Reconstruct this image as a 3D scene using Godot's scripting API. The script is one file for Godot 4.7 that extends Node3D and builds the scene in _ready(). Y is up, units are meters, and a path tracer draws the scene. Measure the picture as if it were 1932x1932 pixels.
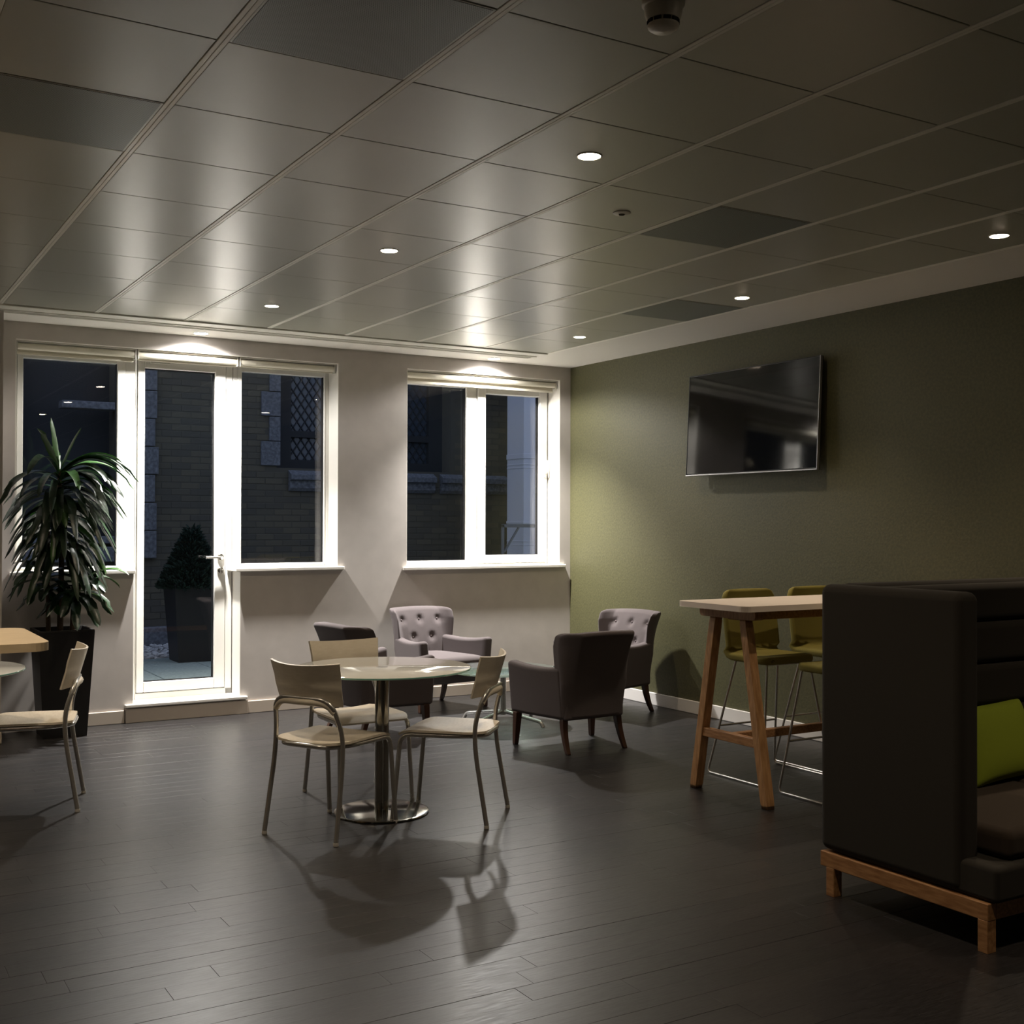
extends Node3D
# Office break-out lounge at dusk. x runs along the window wall (green wall at x = 0), z runs away from the window wall, y is up.

const H := 2.8857            # ceiling height
const GX := -4.8648          # a ceiling grid line
const GZ := 6.063
const RX0 := -9.0            # far ends of the room outside the frame
const RZ1 := 11.6

var NO: Callable
var M := {}
var rng := RandomNumberGenerator.new()
var cam: Camera3D


# ---------------------------------------------------------------- helpers
func mb() -> SurfaceTool:
	var s := SurfaceTool.new()
	s.begin(Mesh.PRIMITIVE_TRIANGLES)
	return s


func tn(s: SurfaceTool, a: Vector3, na: Vector3, b: Vector3, nb: Vector3, c: Vector3, nc: Vector3) -> void:
	if (b - a).cross(c - a).dot(na + nb + nc) > 0.0:
		var t := b
		b = c
		c = t
		t = nb
		nb = nc
		nc = t
	s.set_normal(na)
	s.add_vertex(a)
	s.set_normal(nb)
	s.add_vertex(b)
	s.set_normal(nc)
	s.add_vertex(c)


func qn(s: SurfaceTool, a: Vector3, na: Vector3, b: Vector3, nb: Vector3, c: Vector3, nc: Vector3, d: Vector3, nd: Vector3) -> void:
	tn(s, a, na, b, nb, c, nc)
	tn(s, a, na, c, nc, d, nd)


func quad(s: SurfaceTool, a: Vector3, b: Vector3, c: Vector3, d: Vector3, hint: Vector3) -> void:
	var n := (b - a).cross(c - a)
	if n.length() < 1e-12:
		n = (c - a).cross(d - a)
	n = n.normalized()
	if n.dot(hint) < 0.0:
		n = -n
	qn(s, a, n, b, n, c, n, d, n)


func box(s: SurfaceTool, c: Vector3, size: Vector3, basis := Basis()) -> void:
	var h := size / 2.0
	for ax in 3:
		for sg in [-1.0, 1.0]:
			var n := Vector3.ZERO
			n[ax] = sg
			var u := Vector3.ZERO
			u[(ax + 1) % 3] = h[(ax + 1) % 3]
			var v := Vector3.ZERO
			v[(ax + 2) % 3] = h[(ax + 2) % 3]
			var o := n * h[ax]
			var nn := basis * n
			qn(s, c + basis * (o - u - v), nn, c + basis * (o + u - v), nn, c + basis * (o + u + v), nn, c + basis * (o - u + v), nn)


func span(s: SurfaceTool, x0: float, x1: float, y0: float, y1: float, z0: float, z1: float) -> void:
	box(s, Vector3((x0 + x1) / 2, (y0 + y1) / 2, (z0 + z1) / 2), Vector3(absf(x1 - x0), absf(y1 - y0), absf(z1 - z0)))


func lines_of(h: float, r: float, sub: int, fine: bool) -> Array:
	var a := [-h]
	if fine:
		a.append(-h + 0.586 * r)
	a.append(-h + r)
	for k in range(1, sub):
		a.append(lerpf(-h + r, h - r, float(k) / sub))
	a.append(h - r)
	if fine:
		a.append(h - 0.586 * r)
	a.append(h)
	return a


# a box with rounded edges; warp, if given, bends it (a Callable Vector3 -> Vector3 in the box's own axes)
func rbox(s: SurfaceTool, c: Vector3, size: Vector3, r: float, basis := Basis(), sub := Vector3i(1, 1, 1), warp: Callable = NO, fine := true) -> void:
	var h := size / 2.0
	r = minf(r, minf(h.x, minf(h.y, h.z)) * 0.999)
	var inner := h - Vector3(r, r, r)
	var bend := warp.is_valid()
	for ax in 3:
		var ui := (ax + 1) % 3
		var vi := (ax + 2) % 3
		var ul := lines_of(h[ui], r, sub[ui], fine)
		var vl := lines_of(h[vi], r, sub[vi], fine)
		for sg in [-1.0, 1.0]:
			var P := []
			var N := []
			for u in ul:
				for v in vl:
					var p := Vector3.ZERO
					p[ax] = sg * h[ax]
					p[ui] = u
					p[vi] = v
					var q := p.clamp(-inner, inner)
					var n := (p - q).normalized()
					var pos := q + n * r
					if bend:
						var t1 := n.cross(Vector3(0.31, 0.87, 0.38)).normalized()
						var t2 := n.cross(t1)
						var w: Vector3 = warp.call(pos)
						var w1: Vector3 = warp.call(pos + t1 * 0.002)
						var w2: Vector3 = warp.call(pos + t2 * 0.002)
						var nn := (w1 - w).cross(w2 - w).normalized()
						var wn: Vector3 = warp.call(pos + n * 0.002)
						if nn.dot(wn - w) < 0.0:
							nn = -nn
						pos = w
						n = nn
					P.append(c + basis * pos)
					N.append(basis * n)
			var m := vl.size()
			for i in ul.size() - 1:
				for j in m - 1:
					var k := i * m + j
					qn(s, P[k], N[k], P[k + m], N[k + m], P[k + m + 1], N[k + m + 1], P[k + 1], N[k + 1])


func aim(d: Vector3, up := Vector3.UP) -> Basis:      # z along d
	d = d.normalized()
	if absf(d.dot(up)) > 0.99:
		up = Vector3.RIGHT
	var x := up.cross(d).normalized()
	return Basis(x, d.cross(x), d)


func beam(s: SurfaceTool, a: Vector3, b: Vector3, w: float, h: float, r := 0.003, up := Vector3.UP) -> void:
	rbox(s, (a + b) / 2, Vector3(w, h, a.distance_to(b)), r, aim(b - a, up), Vector3i(1, 1, 1), NO, false)


# a bar between two horizontal end rectangles (legs that lean)
func leg(s: SurfaceTool, a: Vector3, sa: Vector2, b: Vector3, sb: Vector2, r := 0.004, bow := Vector3.ZERO) -> void:
	var hgt := b.y - a.y
	var f := func(p: Vector3) -> Vector3:
		var t := p.y / 1.0 + 0.5
		var k := 4.0 * t * (1.0 - t)
		var sc := sa.lerp(sb, t)
		var o := a.lerp(b, t) + bow * k
		return Vector3(o.x + p.x * sc.x, o.y, o.z + p.z * sc.y)
	if hgt == 0.0:
		return
	rbox(s, Vector3.ZERO, Vector3(1, 1, 1), r / maxf(sa.x, sb.x), Basis(), Vector3i(1, 6, 1), f, false)


func fillet(pts: Array, r: float, k := 6) -> Array:
	var out := [pts[0]]
	for i in range(1, pts.size() - 1):
		var p: Vector3 = pts[i]
		var a: Vector3 = pts[i - 1] - p
		var b: Vector3 = pts[i + 1] - p
		var d := minf(r, minf(a.length(), b.length()) * 0.49)
		var p0 := p + a.normalized() * d
		var p1 := p + b.normalized() * d
		for j in k + 1:
			var t := float(j) / k
			out.append(p0.lerp(p, t).lerp(p.lerp(p1, t), t))
	out.append(pts[-1])
	return out


func tube(s: SurfaceTool, pts: Array, rad: float, n := 10, closed := false, rad2 := -1.0) -> void:
	var m := pts.size()
	var rings := []
	var norms := []
	var ref := Vector3.ZERO
	for i in m:
		var p: Vector3 = pts[i]
		var d: Vector3
		if closed:
			d = pts[(i + 1) % m] - pts[(i - 1 + m) % m]
		else:
			d = pts[mini(i + 1, m - 1)] - pts[maxi(i - 1, 0)]
		d = d.normalized()
		if i == 0:
			ref = d.cross(Vector3.UP if absf(d.y) < 0.9 else Vector3.RIGHT).normalized()
		else:
			ref = (ref - d * ref.dot(d)).normalized()
		var bi := d.cross(ref)
		var rr := rad if rad2 < 0.0 else lerpf(rad, rad2, float(i) / (m - 1))
		var ring := []
		var nm := []
		for k in n:
			var an := TAU * k / n
			var nn := ref * cos(an) + bi * sin(an)
			ring.append(p + nn * rr)
			nm.append(nn)
		rings.append(ring)
		norms.append(nm)
	for i in (m if closed else m - 1):
		var j := (i + 1) % m
		for k in n:
			var l := (k + 1) % n
			qn(s, rings[i][k], norms[i][k], rings[i][l], norms[i][l], rings[j][l], norms[j][l], rings[j][k], norms[j][k])
	if not closed:
		for e in [0, m - 1]:
			var nn: Vector3 = (pts[0] - pts[1]).normalized() if e == 0 else (pts[m - 1] - pts[m - 2]).normalized()
			for k in range(1, n - 1):
				tn(s, rings[e][0], nn, rings[e][k], nn, rings[e][k + 1], nn)


func lathe(s: SurfaceTool, prof: Array, n := 32, o := Vector3.ZERO, basis := Basis()) -> void:
	var sn := []
	for i in prof.size() - 1:
		var d: Vector2 = prof[i + 1] - prof[i]
		sn.append(Vector2(d.y, -d.x).normalized())
	for i in prof.size() - 1:
		var a: Vector2 = prof[i]
		var b: Vector2 = prof[i + 1]
		var n0: Vector2 = sn[i]
		var na := n0
		var nb := n0
		if i > 0 and sn[i - 1].dot(n0) > 0.7:
			na = (n0 + sn[i - 1]).normalized()
		if i < sn.size() - 1 and sn[i + 1].dot(n0) > 0.7:
			nb = (n0 + sn[i + 1]).normalized()
		for k in n:
			var p := TAU * k / n
			var q := TAU * (k + 1) / n
			var f := func(v: Vector2, an: float) -> Vector3: return basis * Vector3(v.x * cos(an), v.y, v.x * sin(an))
			qn(s, o + f.call(a, p), f.call(na, p), o + f.call(a, q), f.call(na, q), o + f.call(b, q), f.call(nb, q), o + f.call(b, p), f.call(nb, p))


# a bent sheet with thickness; f(u, v) with u, v in 0..1
func sheet(s: SurfaceTool, f: Callable, nu: int, nv: int, th: float) -> void:
	var P := []
	var N := []
	for i in nu + 1:
		for j in nv + 1:
			var u := float(i) / nu
			var v := float(j) / nv
			var p: Vector3 = f.call(u, v)
			var e := 0.004
			var du: Vector3 = f.call(minf(u + e, 1.0), v) - f.call(maxf(u - e, 0.0), v)
			var dv: Vector3 = f.call(u, minf(v + e, 1.0)) - f.call(u, maxf(v - e, 0.0))
			P.append(p)
			N.append(du.cross(dv).normalized())
	var w := nv + 1
	for sg in [1.0, -1.0]:
		for i in nu:
			for j in nv:
				var a := i * w + j
				var q := [a, a + w, a + w + 1, a + 1]
				qn(s, P[q[0]] + N[q[0]] * th / 2 * sg, N[q[0]] * sg, P[q[1]] + N[q[1]] * th / 2 * sg, N[q[1]] * sg, P[q[2]] + N[q[2]] * th / 2 * sg, N[q[2]] * sg, P[q[3]] + N[q[3]] * th / 2 * sg, N[q[3]] * sg)
	var mid: Vector3 = f.call(0.5, 0.5)
	var rim := []
	for i in nu:
		rim.append([i * w, (i + 1) * w])
		rim.append([i * w + nv, (i + 1) * w + nv])
	for j in nv:
		rim.append([j, j + 1])
		rim.append([nu * w + j, nu * w + j + 1])
	for e in rim:
		var a: int = e[0]
		var b: int = e[1]
		quad(s, P[a] + N[a] * th / 2, P[b] + N[b] * th / 2, P[b] - N[b] * th / 2, P[a] - N[a] * th / 2, (P[a] + P[b]) / 2 - mid)


# a flat outline with thickness: polygon in (x, y) of basis, extruded from 0 to depth along its z
func prism(s: SurfaceTool, poly: PackedVector2Array, depth: float, o: Vector3, basis := Basis()) -> void:
	var t := Geometry2D.triangulate_polygon(poly)
	var nz := basis.z
	var at := func(p: Vector2, z: float) -> Vector3: return o + basis * Vector3(p.x, p.y, z)
	for i in range(0, t.size(), 3):
		tn(s, at.call(poly[t[i]], 0.0), -nz, at.call(poly[t[i + 1]], 0.0), -nz, at.call(poly[t[i + 2]], 0.0), -nz)
		tn(s, at.call(poly[t[i]], depth), nz, at.call(poly[t[i + 1]], depth), nz, at.call(poly[t[i + 2]], depth), nz)
	var cw := Geometry2D.is_polygon_clockwise(poly)
	for i in poly.size():
		var a := poly[i]
		var b := poly[(i + 1) % poly.size()]
		var d := (b - a).normalized()
		var n2 := Vector2(d.y, -d.x) * (-1.0 if cw else 1.0)
		var n := basis * Vector3(n2.x, n2.y, 0)
		qn(s, at.call(a, 0.0), n, at.call(b, 0.0), n, at.call(b, depth), n, at.call(a, depth), n)


func numbered(called: String, parent: Node) -> String:
	if not parent.has_node(called):
		return called
	var k := 1
	if parent.has_meta("n_" + called):
		k = parent.get_meta("n_" + called)
	while parent.has_node("%s_%03d" % [called, k]):
		k += 1
	parent.set_meta("n_" + called, k + 1)
	return "%s_%03d" % [called, k]


func obj(called: String, s: SurfaceTool, m: Material, parent: Node = self) -> MeshInstance3D:
	s.index()
	return obm(called, s.commit(), m, parent)


func obm(called: String, mesh: Mesh, m: Material, parent: Node = self) -> MeshInstance3D:
	var o := MeshInstance3D.new()
	o.name = numbered(called, parent)
	o.mesh = mesh
	o.material_override = m
	parent.add_child(o, true)
	return o


func tag(o: Node, label: String, category: String, group := "") -> void:
	o.set_meta("label", label)
	o.set_meta("category", category)
	if group:
		o.set_meta("group", group)


func thing(called: String, label: String, category: String, at := Vector3.ZERO, turn := 0.0, group := "") -> Node3D:
	var o := Node3D.new()
	o.name = numbered(called, self)
	add_child(o, true)
	o.position = at
	o.rotation.y = turn
	tag(o, label, category, group)
	return o


func setting(called: String) -> Node3D:
	var o := Node3D.new()
	o.name = numbered(called, self)
	add_child(o, true)
	o.set_meta("kind", "structure")
	return o


func struct(called: String, s: SurfaceTool, m: Material) -> MeshInstance3D:
	var o := obj(called, s, m)
	o.set_meta("kind", "structure")
	return o


func dup(src: Node3D, called: String, label: String, at: Vector3, turn: float) -> Node3D:
	var o: Node3D = src.duplicate()
	o.name = numbered(called, self)
	add_child(o, true)
	o.position = at
	o.rotation.y = turn
	o.set_meta("label", label)
	return o


func facing(d: Vector2) -> float:      # turn that brings local +z to (x, z)
	return atan2(d.x, d.y)


# ---------------------------------------------------------------- materials
func noise(freq: float, oct := 4, seed_ := 1, kind := FastNoiseLite.TYPE_SIMPLEX_SMOOTH) -> FastNoiseLite:
	var f := FastNoiseLite.new()
	f.seed = seed_
	f.frequency = freq
	f.noise_type = kind
	f.fractal_octaves = oct
	return f


func ntex(f: FastNoiseLite, lo: Color, hi: Color, size := 512, as_normal := false, bump := 4.0) -> NoiseTexture2D:
	var t := NoiseTexture2D.new()
	t.width = size
	t.height = size
	t.seamless = true
	t.noise = f
	if as_normal:
		t.as_normal_map = true
		t.bump_strength = bump
	else:
		var g := Gradient.new()
		g.set_color(0, lo)
		g.set_color(1, hi)
		t.color_ramp = g
	return t


func mat(called: String, c: Color, rough: float, metal := 0.0, spec := 0.5) -> StandardMaterial3D:
	var m := StandardMaterial3D.new()
	m.resource_name = called
	m.albedo_color = c
	m.roughness = rough
	m.metallic = metal
	m.metallic_specular = spec
	M[called] = m
	return m


func textured(m: StandardMaterial3D, t: Texture2D, scale: Vector3, world := true) -> StandardMaterial3D:
	m.albedo_texture = t
	m.uv1_triplanar = true
	m.uv1_world_triplanar = world
	m.uv1_scale = scale
	return m


func relief(m: StandardMaterial3D, t: Texture2D, cm: float) -> void:
	m.heightmap_enabled = true
	m.heightmap_texture = t
	m.heightmap_scale = cm


func rgb(r: int, g: int, b: int, a := 255) -> Color:
	return Color8(r, g, b, a)


func materials() -> void:
	var soft := noise(0.012, 4, 3)
	var grit := noise(0.09, 3, 5)
	var W := Color(1, 1, 1)
	# room
	mat("beige_paint", rgb(200, 193, 187), 0.75)
	textured(M.beige_paint, ntex(soft, Color(0.95, 0.95, 0.95), W), Vector3(0.7, 0.7, 0.7))
	mat("white_paint", rgb(226, 222, 214), 0.45)
	mat("ceiling_board", rgb(222, 218, 210), 0.7)
	mat("ceiling_tile", rgb(174, 173, 160), 0.32, 0.0, 0.65)
	mat("grid_steel", rgb(236, 233, 222), 0.36)
	mat("ceiling_void", rgb(70, 68, 62), 0.9)
	mat("slot_dark", rgb(24, 23, 21), 0.8)
	mat("skirting_white", rgb(222, 218, 214), 0.4)
	mat("skirting_beige", rgb(192, 180, 166), 0.45)
	mat("dark_wall", rgb(120, 112, 98), 0.8)
	# the green wallpaper: mottled with a fine weave
	mat("wallpaper", rgb(88, 85, 55), 0.6)
	textured(M.wallpaper, ntex(noise(0.035, 5, 8), Color(0.80, 0.82, 0.82), W, 1024), Vector3(1.1, 1.1, 1.1))
	relief(M.wallpaper, ntex(grit, Color(0, 0, 0), W), 0.06)
	# grille tiles: perforated sheet
	var perf := Image.create(64, 64, false, Image.FORMAT_RGB8)
	perf.fill(Color(0.92, 0.93, 0.92))
	for y in 8:
		for x in 8:
			var off := 4 if y % 2 else 0
			for dy in 4:
				for dx in 4:
					perf.set_pixel((x * 8 + off + dx) % 64, y * 8 + dy, Color(0.25, 0.25, 0.25))
	mat("grille_sheet", rgb(146, 149, 142), 0.38, 0.0, 0.4)
	textured(M.grille_sheet, ImageTexture.create_from_image(perf), Vector3(21, 21, 21))
	# floor: four tones of one dark oak board
	var grain := noise(0.02, 5, 21)
	var gtex := ntex(grain, Color(0.62, 0.6, 0.58), W, 1024)
	var rtex := ntex(noise(0.03, 4, 23), Color(0.72, 0.72, 0.72), Color(1, 1, 1), 512)
	for k in 4:
		var c: Color = [rgb(45, 43, 44), rgb(41, 40, 41), rgb(48, 46, 46), rgb(43, 42, 42)][k]
		var m := mat("plank_%d" % k, c, 0.42, 0.0, 0.55)
		textured(m, gtex, Vector3(0.55, 3.0, 7.5))
		m.uv1_offset = Vector3(0.21 * k, 0.0, 0.37 * k)
		m.roughness_texture = rtex
		m.roughness_texture_channel = BaseMaterial3D.TEXTURE_CHANNEL_RED
	mat("screed", rgb(22, 20, 19), 0.9)
	# furniture
	mat("chrome", rgb(214, 212, 208), 0.26, 0.82)
	mat("polished_steel", rgb(190, 188, 180), 0.12, 1.0)
	mat("brushed_steel", rgb(176, 172, 164), 0.24, 1.0)
	mat("rubber", rgb(30, 29, 28), 0.7)
	mat("clear_foot", rgb(200, 196, 188), 0.5)
	mat("chair_ply", rgb(234, 224, 206), 0.42)
	textured(M.chair_ply, ntex(noise(0.02, 4, 31), Color(0.94, 0.93, 0.91), W), Vector3(1.5, 6, 6), false)
	mat("chair_edge", rgb(176, 128, 66), 0.5)
	mat("white_glass", rgb(218, 218, 213), 0.05, 0.0, 0.55)
	mat("glass_edge", rgb(120, 190, 176), 0.1)
	M.glass_edge.transparency = BaseMaterial3D.TRANSPARENCY_ALPHA
	M.glass_edge.albedo_color.a = 0.55
	var gl := mat("teal_glass", rgb(214, 240, 234), 0.03)
	gl.refraction_enabled = true
	gl.refraction_scale = 0.05
	gl.transparency = BaseMaterial3D.TRANSPARENCY_ALPHA
	gl.albedo_color.a = 0.06
	var pn := mat("pane", rgb(10, 14, 16, 8), 0.0)
	pn.transparency = BaseMaterial3D.TRANSPARENCY_ALPHA
	mat("gasket", rgb(14, 14, 15), 0.6)
	mat("frame_white", rgb(226, 224, 218), 0.34)
	mat("blind_fabric", rgb(214, 208, 192), 0.85)
	mat("blind_metal", rgb(196, 192, 182), 0.4, 0.3)
	var fab := noise(0.35, 2, 41)
	var ftex := ntex(fab, Color(0.72, 0.72, 0.72), W, 512)
	mat("mauve_fabric", rgb(100, 91, 92), 0.95)
	textured(M.mauve_fabric, ftex, Vector3(5, 5, 5), false)
	M.mauve_fabric.rim_enabled = true
	M.mauve_fabric.rim = 0.25
	relief(M.mauve_fabric, ftex, 0.05)
	mat("button_fabric", rgb(96, 86, 88), 0.95)
	mat("dark_leg", rgb(58, 34, 22), 0.4)
	var wood := ntex(noise(0.018, 5, 51), Color(0.72, 0.66, 0.6), W, 512)
	mat("oak", rgb(200, 157, 110), 0.5)
	textured(M.oak, wood, Vector3(5, 0.8, 5), false)
	mat("oak_dark", rgb(182, 138, 94), 0.5)
	textured(M.oak_dark, wood, Vector3(5, 5, 0.9), false)
	mat("table_white", rgb(234, 220, 206), 0.45)
	mat("table_pale_wood", rgb(236, 214, 178), 0.5)
	textured(M.table_pale_wood, ntex(noise(0.02, 4, 55), Color(0.93, 0.92, 0.9), W), Vector3(0.6, 3, 5), false)
	mat("olive_fabric", rgb(150, 138, 62), 0.95)
	textured(M.olive_fabric, ftex, Vector3(5, 5, 5), false)
	M.olive_fabric.rim_enabled = true
	M.olive_fabric.rim = 0.2
	relief(M.olive_fabric, ftex, 0.05)
	mat("sofa_fabric", rgb(45, 40, 32), 0.97)
	textured(M.sofa_fabric, ftex, Vector3(6, 6, 6), false)
	relief(M.sofa_fabric, ftex, 0.06)
	mat("sofa_seat_fabric", rgb(62, 50, 38), 0.97)
	textured(M.sofa_seat_fabric, ftex, Vector3(6, 6, 6), false)
	mat("lime_fabric", rgb(160, 178, 42), 0.9)
	textured(M.lime_fabric, ftex, Vector3(5, 5, 5), false)
	mat("tv_screen", rgb(6, 6, 7), 0.06, 0.0, 0.5)
	mat("tv_black", rgb(16, 16, 17), 0.3)
	mat("tv_silver", rgb(170, 170, 172), 0.3, 0.9)
	mat("white_plastic", rgb(214, 210, 198), 0.4)
	mat("pot_black", rgb(20, 18, 18), 0.5)
	mat("soil", rgb(40, 30, 24), 0.95)
	mat("cane_bark", rgb(122, 104, 80), 0.85)
	textured(M.cane_bark, ntex(noise(0.03, 4, 61), Color(0.6, 0.6, 0.6), W), Vector3(3, 12, 3), false)
	for k in 3:
		var m2 := mat("leaf_%d" % k, [rgb(28, 50, 26), rgb(22, 42, 25), rgb(48, 84, 30)][k], 0.36)
		m2.backlight_enabled = true
		m2.backlight = Color(0.10, 0.22, 0.06)
	mat("leaf_conifer", rgb(30, 54, 40), 0.6)
	# outside
	for k in 3:
		mat("brick_%d" % k, [rgb(84, 79, 66), rgb(78, 74, 64), rgb(90, 84, 69)][k], 0.95)
	mat("mortar", rgb(80, 76, 66), 0.95)
	mat("stone", rgb(124, 126, 130), 0.9)
	textured(M.stone, ntex(noise(0.03, 5, 71), Color(0.6, 0.6, 0.6), W), Vector3(1.2, 1.2, 1.2))
	mat("old_glass", rgb(58, 66, 76), 0.25)
	mat("lead", rgb(34, 38, 42), 0.7)
	mat("timber_dark", rgb(36, 38, 40), 0.8)
	mat("paving", rgb(138, 152, 148), 0.85)
	textured(M.paving, ntex(noise(0.03, 5, 73), Color(0.8, 0.8, 0.8), W), Vector3(1.5, 1.5, 1.5))
	mat("pebble_a", rgb(150, 148, 140), 0.8)
	mat("ground_dark", rgb(60, 60, 58), 0.95)
	mat("stucco", rgb(196, 198, 204), 0.85)
	mat("galvanised", rgb(96, 98, 100), 0.6)


# ---------------------------------------------------------------- camera, sky, exposure
func camera_and_sky() -> void:
	cam = Camera3D.new()
	cam.name = "camera"
	cam.fov = 2.0 * rad_to_deg(atan(966.0 / 2202.8))
	cam.near = 0.05
	cam.far = 100.0
	add_child(cam)
	cam.position = Vector3(-5.87875, 1.47563, 8.82503)
	cam.basis = Basis(Vector3.UP, deg_to_rad(-30.8158)) * Basis(Vector3.RIGHT, deg_to_rad(0.5503)) * Basis(Vector3.BACK, deg_to_rad(0.1669))
	cam.current = true
	var sky := ProceduralSkyMaterial.new()       # dusk: an even, dim blue
	sky.sky_top_color = Color(0.44, 0.49, 0.60)
	sky.sky_horizon_color = Color(0.57, 0.62, 0.69)
	sky.ground_bottom_color = Color(0.1, 0.11, 0.13)
	sky.ground_horizon_color = Color(0.3, 0.33, 0.38)
	sky.sky_energy_multiplier = SKY
	sky.ground_energy_multiplier = SKY
	var e := Environment.new()
	e.background_mode = Environment.BG_SKY
	e.sky = Sky.new()
	e.sky.sky_material = sky
	e.tonemap_mode = Environment.TONE_MAPPER_LINEAR
	e.tonemap_exposure = 1.3
	e.sdfgi_enabled = true
	e.ssao_enabled = true
	e.ssil_enabled = true
	var we := WorldEnvironment.new()
	we.name = "world_environment"
	we.environment = e
	add_child(we)


const SKY := 1.35
const WASH := 18.0           # the two lamps close to the window wall
const DOWN := 1.2           # the warm lamps further in


func lamp(label: String, at: Vector3, energy: float, color: Color, glow: float, r: float, angle: float, soft: float, spill := 0.0) -> void:
	var t := thing("downlight", label, "ceiling light", at, 0.0, "recessed ceiling downlights")
	var ring := mb()
	lathe(ring, [Vector2(r, -0.001), Vector2(r + 0.002, -0.004), Vector2(r + 0.005, -0.004), Vector2(r + 0.008, -0.001), Vector2(r + 0.008, 0.004)], 36)
	obj("trim_ring", ring, M.white_plastic, t)
	var lens := mb()
	lathe(lens, [Vector2(0.0, -0.006), Vector2(r * 0.6, -0.0055), Vector2(r, -0.003), Vector2(r, 0.003), Vector2(0.0, 0.003)], 32)
	var key := "lens_%d_%d" % [int(glow), int(color.b * 100)]
	if not M.has(key):
		var m := mat(key, rgb(240, 236, 226), 0.4)
		m.emission_enabled = true
		m.emission = color
		m.emission_energy_multiplier = glow
	obj("lens", lens, M[key], t)
	for k in (2 if spill > 0.0 else 1):      # the beam, and the weaker light that spills past it
		var l := SpotLight3D.new()
		l.name = ["beam", "spill"][k]
		t.add_child(l)
		l.position = Vector3(0, -0.035, 0)
		l.rotation.x = -PI / 2
		l.spot_angle = angle if k == 0 else 79.0
		l.spot_angle_attenuation = soft if k == 0 else 0.35
		l.light_color = color
		l.light_energy = energy if k == 0 else spill
		l.light_size = r * 0.75
		l.spot_range = 14.0
		l.spot_attenuation = 2.0
		l.shadow_enabled = true


func lamps() -> void:
	var cool := Color(1.0, 0.985, 0.965)
	var warm := Color(1.0, 0.91, 0.79)
	lamp("blazing downlight in the ceiling margin above the glazed door", Vector3(-3.42, H, 0.17), WASH, cool, 40.0, 0.05, 51.0, 1.0, 1.7)
	lamp("blazing downlight in the ceiling margin above the two-pane window", Vector3(-0.90, H, 0.17), WASH, cool, 40.0, 0.05, 51.0, 1.0, 1.7)
	var names := {
		"-3.34_5.14": "largest lit downlight, in a tile straight above the foreground floor",
		"-3.34_3.32": "lit downlight above the round table, second in its row from the window wall",
		"-3.34_1.51": "lit downlight in front of the glazed door, first in its row from the window wall",
		"-0.93_1.52": "small lit downlight nearest the corner of the green wall",
		"-0.93_3.32": "lit downlight above the television, beside a small grey ceiling grille",
		"-0.93_5.16": "lit downlight at the right edge of the view, above the dark sofa",
	}
	var out_of_view := {
		"-5.75_1.51": "lit downlight out of view on the left, first from the window wall",
		"-5.75_3.32": "lit downlight out of view above the pale wood high table",
		"-5.75_5.14": "lit downlight out of view on the left, third from the window wall",
		"-5.75_6.97": "lit downlight out of view on the left, straight above the viewer",
		"-3.34_6.97": "lit downlight out of view beyond the smoke detector, mirrored in the left window",
		"-0.93_6.97": "lit downlight out of view beyond the sofa, mirrored in the glazed door",
	}
	for p in [[-3.34, 5.14], [-3.34, 3.32], [-3.34, 1.51], [-0.93, 1.52], [-0.93, 3.32], [-0.93, 5.16], [-5.75, 1.51], [-5.75, 3.32], [-5.75, 5.14], [-5.75, 6.97], [-3.34, 6.97], [-0.93, 6.97]]:
		var k := "%.2f_%.2f" % p
		var side: bool = p[0] < -5
		lamp(names.get(k, out_of_view[k] if out_of_view.has(k) else ""), Vector3(p[0], H, p[1]), DOWN * (1.3 if side else 1.0), warm, 80.0, 0.042, 52.0, 1.0)


# ---------------------------------------------------------------- the room
func in_view(p: Vector3) -> float:      # how many photo pixels a metre covers there, 0 outside the frame
	var v := cam.transform.affine_inverse() * p
	if v.z > -0.3:
		return 0.0
	var k := 2202.8 / -v.z
	if absf(v.x * k) > 1000.0 or absf(v.y * k) > 1000.0:
		return 0.0
	return k


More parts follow.
